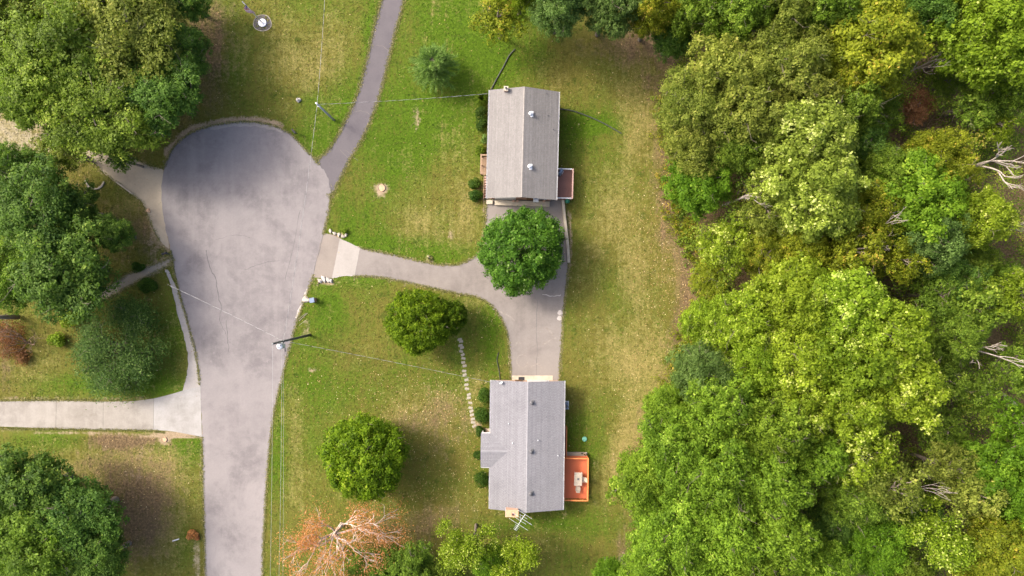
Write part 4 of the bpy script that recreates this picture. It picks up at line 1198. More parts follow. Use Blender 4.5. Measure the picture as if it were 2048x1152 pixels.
# ------------------------------------------------------------------ houses
def roof_slope(name, parent, mat, half, length, rise, z_eave, side, exposure=.155, tab=.31, seed=0, axis='x'):
    """stepped shingle courses from the eave (|x| = half) up to the ridge (x = 0); every tab is a plate of its own"""
    rng = np.random.RandomState(seed)
    sl = math.hypot(half, rise)
    n = int(sl / exposure)
    ex = sl / n
    Vs = []; T = []
    th = .024
    for i in range(n):
        s0 = i * ex; s1 = min((i + 1) * ex + .02, sl)
        off = rng.uniform(0, tab); cr = rng.rand()
        ys = np.arange(-length / 2 - off, length / 2 + tab, tab)
        for y0 in ys:
            a, b = max(y0, -length / 2), min(y0 + tab - .006, length / 2)
            if b - a < .02: continue
            t = .55 * cr + .45 * rng.rand()
            j = rng.uniform(-.002, .004)
            def pt(s, y, up):
                x = half * (1 - s / sl); z = z_eave + rise * s / sl
                return (x - up * -rise / sl * 1.0, y, z + up * half / sl)
            lo = th + j
            q = [pt(s0, a, lo), pt(s0, b, lo), pt(s1, b, .003), pt(s1, a, .003)]
            e = [pt(s0, a, -.004), pt(s0, b, -.004), pt(s0, b, lo), pt(s0, a, lo)]
            Vs += [q, e]; T += [t, t * .5]
    V = np.array(Vs)
    if side < 0:
        V[:, :, 0] *= -1; V = V[:, ::-1]
    if axis == 'y':
        V = np.stack([-V[:, :, 1], V[:, :, 0], V[:, :, 2]], -1)
    o = link(name, qmesh(name, V, np.array(T), mat), parent)
    o['kind'] = 'stuff'
    return o

def cap_row(name, parent, mat, length, z, pitch_rise, seed=0, axis='y', x0=0.0, w=.11):
    rng = np.random.RandomState(seed)
    Vs = []; T = []
    for y in np.arange(-length / 2, length / 2 - .05, .2):
        b = min(y + .24, length / 2); t = rng.rand()
        for sx in (-1, 1):
            q = [(0, y, z + .034), (0, b, z + .022), (sx * w, b, z + .020 - pitch_rise * w), (sx * w, y, z + .030 - pitch_rise * w)]
            Vs.append(q if sx < 0 else q[::-1]); T.append(t)
    V = np.array(Vs)
    if axis == 'x': V = np.stack([V[:, :, 1] + x0, V[:, :, 0], V[:, :, 2]], -1)
    o = link(name, qmesh(name, V, np.array(T), mat), parent)
    o['kind'] = 'stuff'
    return o

def gable_body(parent, W, L_, eave, rise, wallmat, trimmat, over_x=.45, over_y=.35):
    hw, hl = W / 2 - over_x, L_ / 2 - over_y
    r = rise * (hw / (W / 2))
    zt = eave - .02 + (rise - r) * 1.0 - .06
    mb = MB()
    vs = [(-hw, -hl, 0), (hw, -hl, 0), (hw, hl, 0), (-hw, hl, 0), (-hw, -hl, eave - .02), (hw, -hl, eave - .02), (hw, hl, eave - .02), (-hw, hl, eave - .02),
          (0, -hl, eave - .12 + rise), (0, hl, eave - .12 + rise)]
    mb.add(vs, [(0, 1, 5, 8, 4), (2, 3, 7, 9, 6), (1, 2, 6, 5), (3, 0, 4, 7), (4, 8, 9, 7), (5, 6, 9, 8), (3, 2, 1, 0)])
    mb.build('wall', wallmat, parent)
    # roof deck under the shingles, closed prism slightly thick
    mb = MB()
    x, y = W / 2 - .03, L_ / 2 - .03
    t = .10
    z0 = eave - .012 + rise * .03 / (W / 2)
    p = [(-x, z0), (0, eave + rise - .012), (x, z0), (x, z0 - t), (0, eave + rise - .012 - t), (-x, z0 - t)]
    vs = [(a, -y, b) for a, b in p] + [(a, y, b) for a, b in p]
    mb.add(vs, [(0, 1, 4, 5), (1, 2, 3, 4), (6, 11, 10, 7), (7, 10, 9, 8), (0, 6, 7, 1), (1, 7, 8, 2), (2, 8, 9, 3), (3, 9, 10, 4), (4, 10, 11, 5), (5, 11, 6, 0)])
    mb.build('roof_deck', trimmat, parent)
    for sy in (-1, 1):       # barge boards at the gable ends
        mb = MB()
        for sx in (-1, 1):
            a = [(0, eave + rise - .01), (sx * W / 2, eave - .01), (sx * W / 2, eave - .17), (0, eave + rise - .17)]
            yy = sy * (L_ / 2 - .02); y2 = sy * (L_ / 2 - .045)
            v = [(q[0], yy, q[1]) for q in a] + [(q[0], y2, q[1]) for q in a]
            mb.add(v, [(0, 1, 2, 3), (7, 6, 5, 4), (0, 4, 5, 1), (1, 5, 6, 2), (2, 6, 7, 3), (3, 7, 4, 0)])
        mb.build('barge_board', M['white'], parent)
    def slope_z(lx): return eave + rise * (1 - abs(lx) / (W / 2))
    return slope_z

def gutter(parent, x, y0, y1, z):
    mb = MB()
    s = 1 if x > 0 else -1
    L_ = y1 - y0; yc = (y0 + y1) / 2
    mb.box((x + s * .005, yc, z - .06), (.01, L_, .12))
    mb.box((x + s * .065, yc, z - .115), (.108, L_, .01))
    mb.box((x + s * .125, yc, z - .055), (.014, L_, .13))
    return mb.build('gutter', M['white'], parent)

def vent_cap(parent, x, y, z, mat, r=.17, h=.34, name='roof_vent'):
    mb = MB()
    mb.lathe([(r * .55, -.12), (r * .55, h * .45), (r, h * .5), (r * 1.05, h * .62), (r * .92, h * .85), (r * .5, h * .97), (.02, h)], (x, y, z), 16)
    o = mb.build(name, mat, parent, smooth=True)
    mb = MB(); mb.box((x, y, z + .012), (r * 3.1, r * 3.1, .02))
    mb.build('flashing', mat, o)
    return o

def plumbing(parent, x, y, z, mat='whitemetal', h=.32):
    mb = MB(); mb.lathe([(.09, -.1), (.05, .04), (.042, .06), (.042, h), (.03, h)], (x, y, z), 10)
    return mb.build('vent_pipe', M[mat], parent, smooth=True)

def window(parent, c, w, h, face):
    """face: unit outward axis, 'y-' 'y+' 'x-' 'x+'"""
    ax, s = face[0], 1 if face[1] == '+' else -1
    mb = MB(); g = MB()
    t = .05
    for u, v, uw, vh in ((0, h / 2, w + .1, .07), (0, -h / 2, w + .14, .08), (-w / 2, 0, .06, h), (w / 2, 0, .06, h), (0, 0, .04, h)):
        if ax == 'y': mb.box((c[0] + u, c[1] + s * .03, c[2] + v), (uw, t, vh))
        else: mb.box((c[0] + s * .03, c[1] + u, c[2] + v), (t, uw, vh))
    o = mb.build('window', M['white'], parent)
    if ax == 'y': g.box((c[0], c[1] + s * .012, c[2]), (w - .02, .02, h - .02))
    else: g.box((c[0] + s * .012, c[1], c[2]), (.02, w - .02, h - .02))
    g.build('pane', M['glass'], o)
    return o

def door(parent, c, w, h, face, mat, name='door'):
    ax, s = face[0], 1 if face[1] == '+' else -1
    mb = MB()
    n = 4
    if ax == 'y':
        for k in range(n): mb.box((c[0], c[1] + s * .03, c[2] + h * (k + .5) / n), (w, .05, h / n - .015))
        mb.box((c[0], c[1] + s * .012, c[2] + h / 2), (w + .02, .02, h))
    else:
        for k in range(n): mb.box((c[0] + s * .03, c[1], c[2] + h * (k + .5) / n), (.05, w, h / n - .015))
        mb.box((c[0] + s * .012, c[1], c[2] + h / 2), (.02, w + .02, h))
    o = mb.build(name, mat, parent)
    hd = MB()
    if ax == 'y': hd.box((c[0] + w * .42, c[1] + s * .075, c[2] + h * .45), (.1, .05, .03))
    else: hd.box((c[0] + s * .075, c[1] + w * .42, c[2] + h * .45), (.05, .1, .03))
    hd.build('handle', M['darkmetal'], o)
    return o

# ---------------- upper house, taupe roof
W1, L1, E1, R1 = 7.95, 12.45, 3.3, 1.65
c1 = sum((P(x, y, E1) for x, y in ((980, 181), (1117, 185), (1112, 398), (974, 396))), Vector()) / 4
h1 = empty('house', (c1.x, c1.y, 0), math.radians(-1.5))
tag(h1, 'house with taupe shingle roof and white vents at the top of the shared driveway', 'house')
z1 = gable_body(h1, W1, L1, E1, R1, M['brick'], M['doorbrown'])
for s in (-1, 1):
    roof_slope('roof_shingles', h1, M['roof1'], W1 / 2, L1, R1, E1, s, seed=10 + s)
cap_row('ridge_cap', h1, M['roof1cap'], L1, E1 + R1, R1 / (W1 / 2), 5)
gutter(h1, W1 / 2, -L1 / 2, L1 / 2, E1); gutter(h1, -W1 / 2, -L1 / 2, L1 / 2, E1)
def loc1(px, py, z):      # pixel at height z -> local xy of house 1
    v = P(px, py, z) - Vector((c1.x, c1.y, 0)); r = Matrix.Rotation(-h1.rotation_euler.z, 3, 'Z') @ v
    return r.x, r.y
for px, py in ((1061, 226), (1059, 332)):
    x, y = loc1(px, py, 5.1); vent_cap(h1, x, y, z1(x), M['whitemetal'], .21, .5)
for px, py in ((1093, 186), (1096, 230), (1107, 257)):
    x, y = loc1(px, py, 4.0); plumbing(h1, x, y, z1(x), 'darkmetal', .25)
x, y = loc1(1012, 176, 5.0)
y = max(y, L1 / 2 - .2)
mb = MB(); mb.box((x, y, 2.35), (.42, .42, 4.7)); ch = mb.build('chimney', M['tanbrick'], h1)
mb = MB(); mb.box((x, y, 4.74), (.52, .52, .08)); mb.build('chimney_cap', M['concrete'], ch)
mb = MB(); mb.lathe([(.11, 4.78), (.11, 4.98), (.085, 4.98), (.085, 4.80)], (x, y, 0), 10); mb.build('flue', M['darkmetal'], ch)
hl1 = L1 / 2 - .35; hw1 = W1 / 2 - .45
# south gable: timber band, garage doors, windows, projecting window unit, concrete bench wall
door(h1, (-1.9, -hl1, 0), 2.5, 2.1, 'y-', M['white'], 'garage_door')
door(h1, (1.1, -hl1, 0), .9, 2.05, 'y-', M['doorbrown'])
window(h1, (2.5, -hl1, 1.5), 1.0, .9, 'y-')
mb = MB(); mb.box((-.2, -hl1 - .012, 3.05), (4.2, .03, .6)); mb.build('siding', M['doorbrown'], h1)
for yy in (-4, -1.2, 2.0, 4.4): window(h1, (-hw1, yy, 1.7), 1.1, 1.1, 'x-')
for yy in (-3.5, 0.5, 3.4): window(h1, (hw1, yy, 1.7), 1.1, 1.1, 'x+')
door(h1, (-hw1, -2.4, .45), .95, 2.05, 'x-', M['white'])
door(h1, (hw1, -4.6, .55), 1.6, 2.05, 'x+', M['glass'])
# box unit under the gable
bx, by = loc1(1072, 399, 2.9)
mb = MB(); mb.box((bx, by + .02, 2.72), (.62, .62, .4)); mu = mb.build('window_unit', M['whitemetal'], h1, bevel=.03)
mb = MB(); mb.box((bx, by + .1, 2.925), (.34, .16, .012)); mb.build('grille', M['blue'], mu)
for s in (-1, 1):
    mb = MB(); mb.box((bx + s * .2, by + .3, 2.49), (.04, .5, .05)); mb.build('bracket', M['darkmetal'], mu)
# concrete ledge in front of the garage side
mb = MB()
a = loc1(990, 400, .35); b = loc1(1099, 413, .35)
mb.box(((a[0] + b[0]) / 2, (a[1] + b[1]) / 2, .17), (b[0] - a[0], abs(b[1] - a[1]), .36))
mb.build('concrete_ledge', M['concrete'], h1, bevel=.02)
mb = MB(); a = loc1(979, 404, .3); mb.box((a[0], a[1], .15), (.75, .5, .32)); mb.build('corner_step', M['concrete'], h1, bevel=.02)
for k, px in enumerate((1027, 1035, 1088)):
    mb = MB(); a = loc1(px, 402, .5); mb.lathe([(.1, .35), (.16, .55), (.14, .56), (.03, .5)], (a[0], a[1], 0), 10); mb.build('flower_pot', M['tanbrick'], h1, smooth=True)
# front porch, west: deck box with rail
def porch1():
    x0, y1_ = loc1(962, 311, .9); x1, y0 = loc1(978, 349, .9)
    x1 = -hw1
    root = h1
    n = int((y1_ - y0) / .145)
    bm = MB(); bm.box((0, 0, 0), (x1 - x0, .135, .035)); me = bm.mesh('porch_board'); me.materials.append(M['wood'])
    for k in range(n): link('porch_board', me, root, ((x0 + x1) / 2, y0 + .07 + k * .145, .5))
    for xx, yy in ((x0 + .05, y0 + .05), (x0 + .05, y1_ - .05), (x0 + .05, (y0 + y1_) / 2), (x1 - .1, y1_ - .05)):
        MB().box((xx, yy, .75), (.1, .1, 1.5)).build('porch_post', M['wood'], root)
    MB().box((x0 + .05, (y0 + y1_) / 2, 1.52), (.16, y1_ - y0 + .1, .045)).build('porch_rail', M['wood'], root)
    MB().box(((x0 + x1) / 2, y1_ - .05, 1.522), (x1 - x0, .16, .045)).build('porch_rail', M['wood'], root)
    MB().box(((x0 + x1) / 2, y0 + .05, 1.518), (x1 - x0, .12, .045)).build('porch_rail', M['wood'], root)
    bal = MB().box((0, 0, 0), (.035, .035, .95)).mesh('baluster'); bal.materials.append(M['wood'])
    for k in range(12): link('baluster', bal, root, (x0 + .05, y0 + .15 + k * (y1_ - y0 - .3) / 11, 1.03))
    # steps along the wall down to the driveway: open timber treads
    ya, yb = loc1(972, 354, .5)[1], loc1(972, 394, .5)[1]
    for k in range(9):
        yy = ya + (yb - ya) * k / 8
        MB().box((-W1 / 2 - .02, yy, .52 - .04 * k), (.95, .2, .05)).build('stair_tread', M['pinkrail'], root)
    MB().box((-W1 / 2 - .52, (ya + yb) / 2, .30), (.08, abs(yb - ya) + .4, .5)).build('stair_stringer', M['wood'], root)
porch1()

def deck(parent_loc, rz, w, l, z, boardmat, railmat, label, rails, name='deck', north_mat=None):
    """boards run along local y; rails: set of sides among 'e','n','s'"""
    root = empty(name, parent_loc, rz)
    tag(root, label, 'deck')
    n = int(round(w / .145)); bw = w / n
    me = MB().box((0, 0, 0), (bw - .008, l, .035)).mesh('board'); me.materials.append(boardmat)
    rg = random.Random(int(w * 100))
    for k in range(n): link('board', me, root, (-w / 2 + bw * (k + .5), rg.uniform(-.008, .008), z + rg.uniform(-.003, .003)))
    for x in (-w / 2 + .1, w / 2 - .1): MB().box((x, 0, z - .1), (.05, l - .05, .15)).build('joist', boardmat, root)
    for y in (-l / 2 + .05, l / 2 - .05): MB().box((0, y, z - .101), (w - .26, .045, .148)).build('joist', boardmat, root)
    ps = set()
    if 'e' in rails: ps |= {(w / 2 - .05, y) for y in (-l / 2 + .05, 0, l / 2 - .05)}
    if 'n' in rails: ps |= {(x, l / 2 - .05) for x in (-w / 2 + .08, w / 2 - .05)}
    if 's' in rails: ps |= {(x, -l / 2 + .05) for x in (-w / 2 + .08, w / 2 - .05)}
    for x, y in sorted(ps): MB().box((x, y, (z + .95) / 2), (.095, .095, z + .95)).build('post', railmat, root)
    zt = z + .97
    bal = MB().box((0, 0, 0), (.035, .035, .86)).mesh('baluster'); bal.materials.append(railmat)
    if 'e' in rails:
        MB().box((w / 2 - .05, 0, zt), (.15, l + .02, .04)).build('rail_cap', railmat, root)
        for k in range(int(l / .16)): link('baluster', bal, root, (w / 2 - .05, -l / 2 + .13 + k * .16, z + .5))
    for s, key in ((1, 'n'), (-1, 's')):
        if key in rails:
            mm = north_mat or railmat
            MB().box((-.08, s * (l / 2 - .05), zt - .002), (w - .16, .14, .04)).build('rail_cap', mm, root)
            for k in range(int((w - .25) / .16)): link('baluster', bal, root, (-w / 2 + .13 + k * .16, s * (l / 2 - .05), z + .5))
    return root

a = P(1114, 337, 1.5); b = P(1144.5, 397, 1.5)
dk1 = deck(((a.x + b.x) / 2 + .05, (a.y + b.y) / 2, 0), math.radians(-1.5), b.x - a.x + .1, a.y - b.y, .55, M['redwood'], M['pinkrail'],
           'red-brown timber deck with pale rails on the east side of the taupe-roofed house', 'ens', north_mat=M['white'])
# covered grill on that deck
g = P(1119.5, 343, 1.2)
gr = empty('covered_grill', (g.x + .1, g.y, .57), math.radians(-28))
tag(gr, 'blue-grey covered grill standing in the corner of the red-brown deck', 'grill')
mb = MB(); mb.add([(-.24, -.45, 0), (.24, -.45, 0), (.24, .45, 0), (-.24, .45, 0), (-.22, -.42, .7), (.22, -.42, .7), (.22, .42, .7), (-.22, .42, .7), (-.1, -.3, 1.02), (.1, -.3, 1.02), (.1, .3, 1.02), (-.1, .3, 1.02)],
                  [(3, 2, 1, 0), (0, 1, 5, 4), (1, 2, 6, 5), (2, 3, 7, 6), (3, 0, 4, 7), (4, 5, 9, 8), (5, 6, 10, 9), (6, 7, 11, 10), (7, 4, 8, 11), (8, 9, 10, 11)])
mb.build('cover', M['blue'], gr, bevel=.05)
MB().tube([(.26, -.2, .66), (.3, -.2, .66), (.3, .2, .66), (.26, .2, .66)], .018, 6).build('handle', M['metal'], gr)
# green bin beside the retaining wall
g = P(1135, 402, .8)
bn = empty('green_bin', (g.x, g.y, 0)); tag(bn, 'small green bin at the corner of the red-brown deck', 'bin')
MB().lathe([(.19, 0), (.24, .7), (.26, .72)], n=14).build('bin_body', M['green'], bn, smooth=True)
MB().lathe([(.28, .72), (.27, .78), (.1, .82), (.03, .82)], n=14).build('lid', M['green'], bn, smooth=True)
# retaining wall
pl = [P(*q, .45) for q in run((1126, 400), (1130, 440), (1136, 490), (1138, 525))]
mb = MB()
for i in range(len(pl) - 1):
    p, q = pl[i], pl[i + 1]; m = (p + q) / 2; d = q - p
    mb.box((m.x, m.y, .22), (.3, d.length + .01, .46 - .012 * i), math.atan2(d.y, d.x) - math.pi / 2)
rw = mb.build('retaining_wall', M['concrete']); tag(rw, 'low pale concrete retaining wall along the driveway below the deck', 'wall')

# ---------------- lower house, blue-grey roof
W2, L2, E2, R2 = 8.45, 14.95, 2.75, 1.12
c2 = sum((P(x, y, E2) for x, y in ((983, 761), (1127.5, 762), (1126, 1020), (979, 1017))), Vector()) / 4
h2 = empty('house', (c2.x, c2.y, 0), math.radians(-.7))
tag(h2, 'house with blue-grey shingle roof, brick chimney and small porch gable', 'house')
z2 = gable_body(h2, W2, L2, E2, R2, M['tanbrick'], M['white'])
for s in (-1, 1):
    roof_slope('roof_shingles', h2, M['roof2'], W2 / 2, L2, R2, E2, s, seed=20 + s)
cap_row('ridge_cap', h2, M['roof2cap'], L2, E2 + R2, R2 / (W2 / 2), 6)
def loc2(px, py, z):
    v = P(px, py, z) - Vector((c2.x, c2.y, 0)); r = Matrix.Rotation(-h2.rotation_euler.z, 3, 'Z') @ v
    return r.x, r.y
gutter(h2, W2 / 2, -L2 / 2, L2 / 2, E2)
# porch gable (west)
gx0, gya = loc2(962, 866, E2); _, gyb = loc2(962, 934.5, E2)
gyc = (gya + gyb) / 2; gw = (gya - gyb); grise = .52
gutter(h2, -W2 / 2, gya + .05, L2 / 2, E2); gutter(h2, -W2 / 2, -L2 / 2, gyb - .05, E2)
gx1 = -W2 / 2 + W2 / 2 * (grise / R2) + .12
pg = empty('porch_gable', (0, gyc, 0)); pg.parent = h2
for s in (-1, 1):
    o = roof_slope('roof_shingles', pg, M['roof2'], gw / 2, gx1 - gx0, grise, E2 + .012, s, seed=30 + s, axis='y')
    o.location = ((gx0 + gx1) / 2, 0, 0)
cap_row('ridge_cap', pg, M['roof2cap'], gx1 - gx0 - .1, E2 + grise + .012, grise / (gw / 2), 8, 'x', (gx0 + gx1) / 2, .12)
mb = MB(); x0_, x1_ = gx0 + .03, -W2 / 2 + .3
p = [(-gw / 2 + .03, E2 - .01), (0, E2 + grise - .03), (gw / 2 - .03, E2 - .01), (gw / 2 - .03, E2 - .12), (-gw / 2 + .03, E2 - .12)]
mb.add([(x0_, a_, b_) for a_, b_ in p] + [(x1_, a_, b_) for a_, b_ in p], [(4, 3, 2, 1, 0), (5, 6, 7, 8, 9), (0, 1, 6, 5), (1, 2, 7, 6), (2, 3, 8, 7), (3, 4, 9, 8), (4, 0, 5, 9)])
mb.build('gable_deck', M['white'], pg)
for s in (-1, 1):
    MB().box((gx0 + .14, s * (gw / 2 - .2), (E2 - .12) / 2), (.14, .14, E2 - .125)).build('porch_post', M['white'], pg)
    MB().box(((gx0 - W2 / 2) / 2, s * (gw / 2 + .02), E2 - .05), (-W2 / 2 - gx0 - .15, .08, .10)).build('gutter', M['white'], pg)
MB().box(((gx0 - W2 / 2) / 2 + .25, 0, .08), (-W2 / 2 - gx0 + .4, gw - .1, .16)).build('porch_slab', M['concrete'], pg)
hl2 = L2 / 2 - .35; hw2 = W2 / 2 - .45
door(h2, (-hw2, gyc, .18), 1.0, 2.05, 'x-', M['doorbrown'])
for yy in (5.4, 3.2, -3.6, -5.6): window(h2, (-hw2, yy, 1.5), 1.3, 1.1, 'x-')
for yy in (5.6, 2.4, -6.2): window(h2, (hw2, yy, 1.5), 1.2, 1.0, 'x+')
door(h2, (hw2, -3.6, .6), 1.7, 2.0, 'x+', M['glass'])
door(h2, (1.3, hl2, 0), 2.6, 2.1, 'y+', M['white'], 'garage_door')
door(h2, (-1.0, hl2, 0), .9, 2.0, 'y+', M['doorbrown'])
window(h2, (-2.6, hl2, 1.5), 1.0, .9, 'y+')
for px, py in ((1063, 806), (1062, 904), (1061, 988)):
    x, y = loc2(px, py, 4.0); vent_cap(h2, x, y, z2(x), M['darkmetal'], .19, .36)
for px, py, z in ((1017, 847, 3.4), (1025, 886, 3.5), (1076, 881, 3.7), (1116, 911, 3.0)):
    x, y = loc2(px, py, z); plumbing(h2, x, y, z2(x), 'whitemetal', .3)
# chimney
x, y = loc2(1024, 1024, 4.2); y = -L2 / 2 + .02
mb = MB(); mb.box((x, y, 2.1), (1.42, .78, 4.2)); ch = mb.build('chimney', M['tanbrick'], h2)
mb = MB(); mb.box((x, y, 4.235), (1.46, .82, .07)); mb.build('chimney_cap', M['stump'], ch)
mb = MB(); mb.box((x + .12, y - .08, 4.30), (.32, .32, .07)); mb.build('flue', M['brick'], ch)
mb = MB(); mb.box((x + .12, y - .08, 4.342), (.2, .2, .015)); mb.build('flue_opening', M['black'], ch)
for s in ((x - .735, y, .03, .8),): MB().box((s[0], s[1], 3.75), (s[2], s[3], .9)).build('flashing', M['whitemetal'], ch)
# small dish at the north-west corner
dx, dy = loc2(1002.5, 768, 3.2)
dish = empty('satellite_dish', (dx, dy, z2(dx))); dish.parent = h2
MB().tube([(0, 0, -.1), (0, .05, .25)], .02, 6).build('dish_mast', M['darkmetal'], dish)
mb = MB(); mb.lathe([(.03, -.04), (.12, -.02), (.2, .03), (.22, .05), (.19, .045), (.1, .0), (.01, -.015)], n=14)
mb.build('dish_bowl', M['greypole'], dish, (0, .12, .3), (math.radians(-60), 0, math.radians(25)), True)
# tv antenna on a mast by the chimney
ax, ay = loc2(1040, 1030, 5.2)
ant = empty('tv_antenna', (0, 0, 0)); ant.parent = h2
ax, ay = x + .95, y - .35
MB().tube([(ax, ay, 0), (ax, ay, 5.9)], .025, 6).build('mast', M['metal'], ant)
rot = Matrix.Rotation(math.radians(58), 3, 'Z')
cz = 5.75
def AL(u, v): q = rot @ Vector((u, v, 0)); return (ax + q.x, ay + q.y, cz)
MB().tube([AL(-1.15, 0), AL(1.0, 0)], .03, 6).build('boom', M['metal'], ant)
for k, (u, hl_) in enumerate(((-1.1, .22), (-.95, .24), (-.8, .26), (-.62, .28), (-.4, 1.25), (.05, .7), (.35, 1.3), (.62, .5), (.92, .95))):
    MB().tube([AL(u, -hl_), AL(u, hl_)], .015, 5).build('element', M['whitemetal'], ant)
# AC unit, apron, mat
g = P(1131, 812, .6)
ac = empty('air_conditioner', (g.x, g.y, 0)); tag(ac, 'pale air conditioner unit on the east wall of the grey-roofed house', 'air conditioner')
MB().box((0, 0, .36), (.62, .75, .72)).build('casing', M['blue'], ac, bevel=.03)
MB().lathe([(.25, .722), (.25, .745), (.2, .75), (.02, .75)], n=16).build('fan_guard', M['darkmetal'], ac)
MB().box((0, 0, .01), (.9, 1.0, .06)).build('base_pad', M['whitemetal'], ac)
a = P(1024, 751); b = P(1106, 762)
mb = MB(); mb.box(((a.x + b.x) / 2, (a.y + b.y) / 2, .02), (b.x - a.x, a.y - b.y, .06))
tag(mb.build('garage_threshold', M['concrete'], bevel=.01), 'pale concrete threshold strip at the garage of the grey-roofed house', 'threshold')
a = P(1043, 757.5)
dm = MB().box((a.x, a.y, .065), (.72, .45, .03)).build('doormat', M['black'], bevel=.008); tag(dm, 'dark doormat on the concrete threshold of the grey-roofed house', 'doormat')

# orange deck
a = P(1128, 915, 1.3); b = P(1176, 1000.5, 1.3)
dk2 = deck(((a.x + b.x) / 2, (a.y + b.y) / 2, 0), math.radians(-.7), b.x - a.x, a.y - b.y, .6, M['orange'], M['orange2'], 'bright orange stained deck behind the grey-roofed house', 'ens')
a = P(1126, 851, .5); b = P(1132.5, 912, .5)
wk = empty('walkway', ((a.x + b.x) / 2, (a.y + b.y) / 2, 0), math.radians(-.7)); tag(wk, 'narrow deep red boardwalk under the eave leading to the orange deck', 'walkway')
wl = a.y - b.y
for k in range(int(wl / .15)):
    MB().box((0, -wl / 2 + .075 + k * .15, .55), (b.x - a.x, .14, .035)).build('board', M['redwood'], wk)
MB().box(((b.x - a.x) / 2 - .03, 0, 1.45), (.09, wl, .04)).build('rail_cap', M['orange2'], wk)
for k in range(4): MB().box(((b.x - a.x) / 2 - .03, -wl / 2 + .06 + k * (wl - .12) / 3, .71), (.07, .07, 1.42)).build('post', M['orange2'], wk)
a = P(1133, 905, .3); b = P(1174, 914, .3)
rp = empty('wooden_step', ((a.x + b.x) / 2, (a.y + b.y) / 2, 0), math.radians(-.7)); tag(rp, 'weathered grey-beige wooden step along the north side of the orange deck', 'step')
for k in range(4): MB().box((0, -.20 + k * .15, .3), (b.x - a.x, .14, .04)).build('board', M['greywood'], rp)
for s in (-1, 0, 1): MB().box((s * (b.x - a.x) * .45, 0.02, .14), (.08, .5, .28)).build('support', M['greywood'], rp)
for k, (px, py, r) in enumerate(((1164, 907, .1), (1169, 909, .12), (1173, 908, .09))):
    g = P(px, py, .5); o = empty('flower_pot', (g.x, g.y, .32)); tag(o, ('left dark flower pot on the grey wooden step', 'middle terracotta flower pot on the grey wooden step', 'dark flower pot at the right end of the grey wooden step')[k], 'flower pot', 'pots on the wooden step')
    MB().lathe([(r * .65, 0), (r, .2), (r * .85, .2), (r * .8, .16), (.01, .16)], n=12).build('pot', M['tanbrick'] if k == 1 else M['darkmetal'], o, smooth=True)
    MB().lathe([(r * .3, .16), (r * .7, .24), (r * .2, .3)], n=7).build('plant', L['shrub'], o)
# table and chairs
tp = P(1156.5, 958.5, 1.35)
tb = empty('patio_table', (tp.x, tp.y, .62), math.radians(-2)); tag(tb, 'beige rectangular patio table with tiled top on the orange deck', 'table')
for i in range(3):
    for j in range(4):
        MB().box(((i - 1) * .305, (j - 1.5) * .385, .715), (.295, .375, .03)).build('tile', M['tile'], tb, bevel=.006)
MB().box((0, 0, .685), (.96, 1.58, .03)).build('tabletop_frame', M['pinkrail'], tb)
MB().box((0, .02, .75), (.24, .24, .04)).build('umbrella_plate', M['darkmetal'], tb, bevel=.01)
for sx in (-1, 1):
    for sy in (-1, 1): MB().tube([(sx * .42, sy * .7, 0), (sx * .4, sy * .68, .67)], [.025, .03], 6).build('leg', M['tile'], tb)
def chair(px, py, rz, label):
    p = P(px, py, 1.1); o = empty('patio_chair', (p.x, p.y, .62), rz); tag(o, label, 'chair', 'patio chairs on the orange deck')
    MB().box((0, 0, .43), (.5, .5, .06)).build('seat', M['tile'], o, bevel=.02)
    mb = MB()
    mb.add([(-.26, .22, .45), (.26, .22, .45), (.26, .28, .45), (-.26, .28, .45), (-.22, .34, .92), (.22, .34, .92), (.22, .39, .92), (-.22, .39, .92)], [(3, 2, 1, 0), (4, 5, 6, 7), (0, 1, 5, 4), (1, 2, 6, 5), (2, 3, 7, 6), (3, 0, 4, 7)])
    mb.build('backrest', M['tile'], o, bevel=.015)
    for sx in (-1, 1):
        MB().tube([(sx * .27, -.2, .62), (sx * .28, .2, .64)], .02, 6).build('armrest', M['tile'], o)
        for sy in (-1, 1): MB().tube([(sx * .24, sy * .22, 0), (sx * .23, sy * .2, .42)], .018, 6).build('leg', M['tile'], o)
chair(1168, 959, math.radians(-100), 'beige patio chair on the east side of the patio table')
chair(1156, 977, math.radians(176), 'beige patio chair at the south end of the patio table')
g = P(1169, 878)
lid = MB().lathe([(.3, -.02), (.3, .1), (.27, .14), (.1, .17), (.02, .17)], (g.x, g.y, 0), 18).build('septic_lid', M['palegreen'], smooth=True)
tag(lid, 'round faded green lid set in the lawn north of the orange deck', 'lid')
# drain pipes
def pipe(pts, label, r=.075):
    p = [P(*q, .09) for q in run(*pts, k=8)]
    rr = [r * (1.0 if i % 2 else .88) for i in range(len(p))]
    tag(MB().tube([tuple(q) for q in p], rr, 8).build('drain_pipe', M['pipe'], smooth=False), label, 'pipe', 'drain pipes from the taupe-roofed house')
pipe([(1114, 218), (1130, 219), (1150, 223), (1180, 234), (1210, 248), (1243, 267)], 'curved black drain pipe on the lawn east of the taupe-roofed house')
pipe([(981, 182), (992, 160), (1006, 135), (1018, 112), (1030, 98)], 'straight black drain pipe running up the lawn from the taupe-roofed house')
pipe([(1000, 760), (998, 740), (994, 720), (997, 705)], 'short thin dark pipe on the lawn above the grey-roofed house', .045)

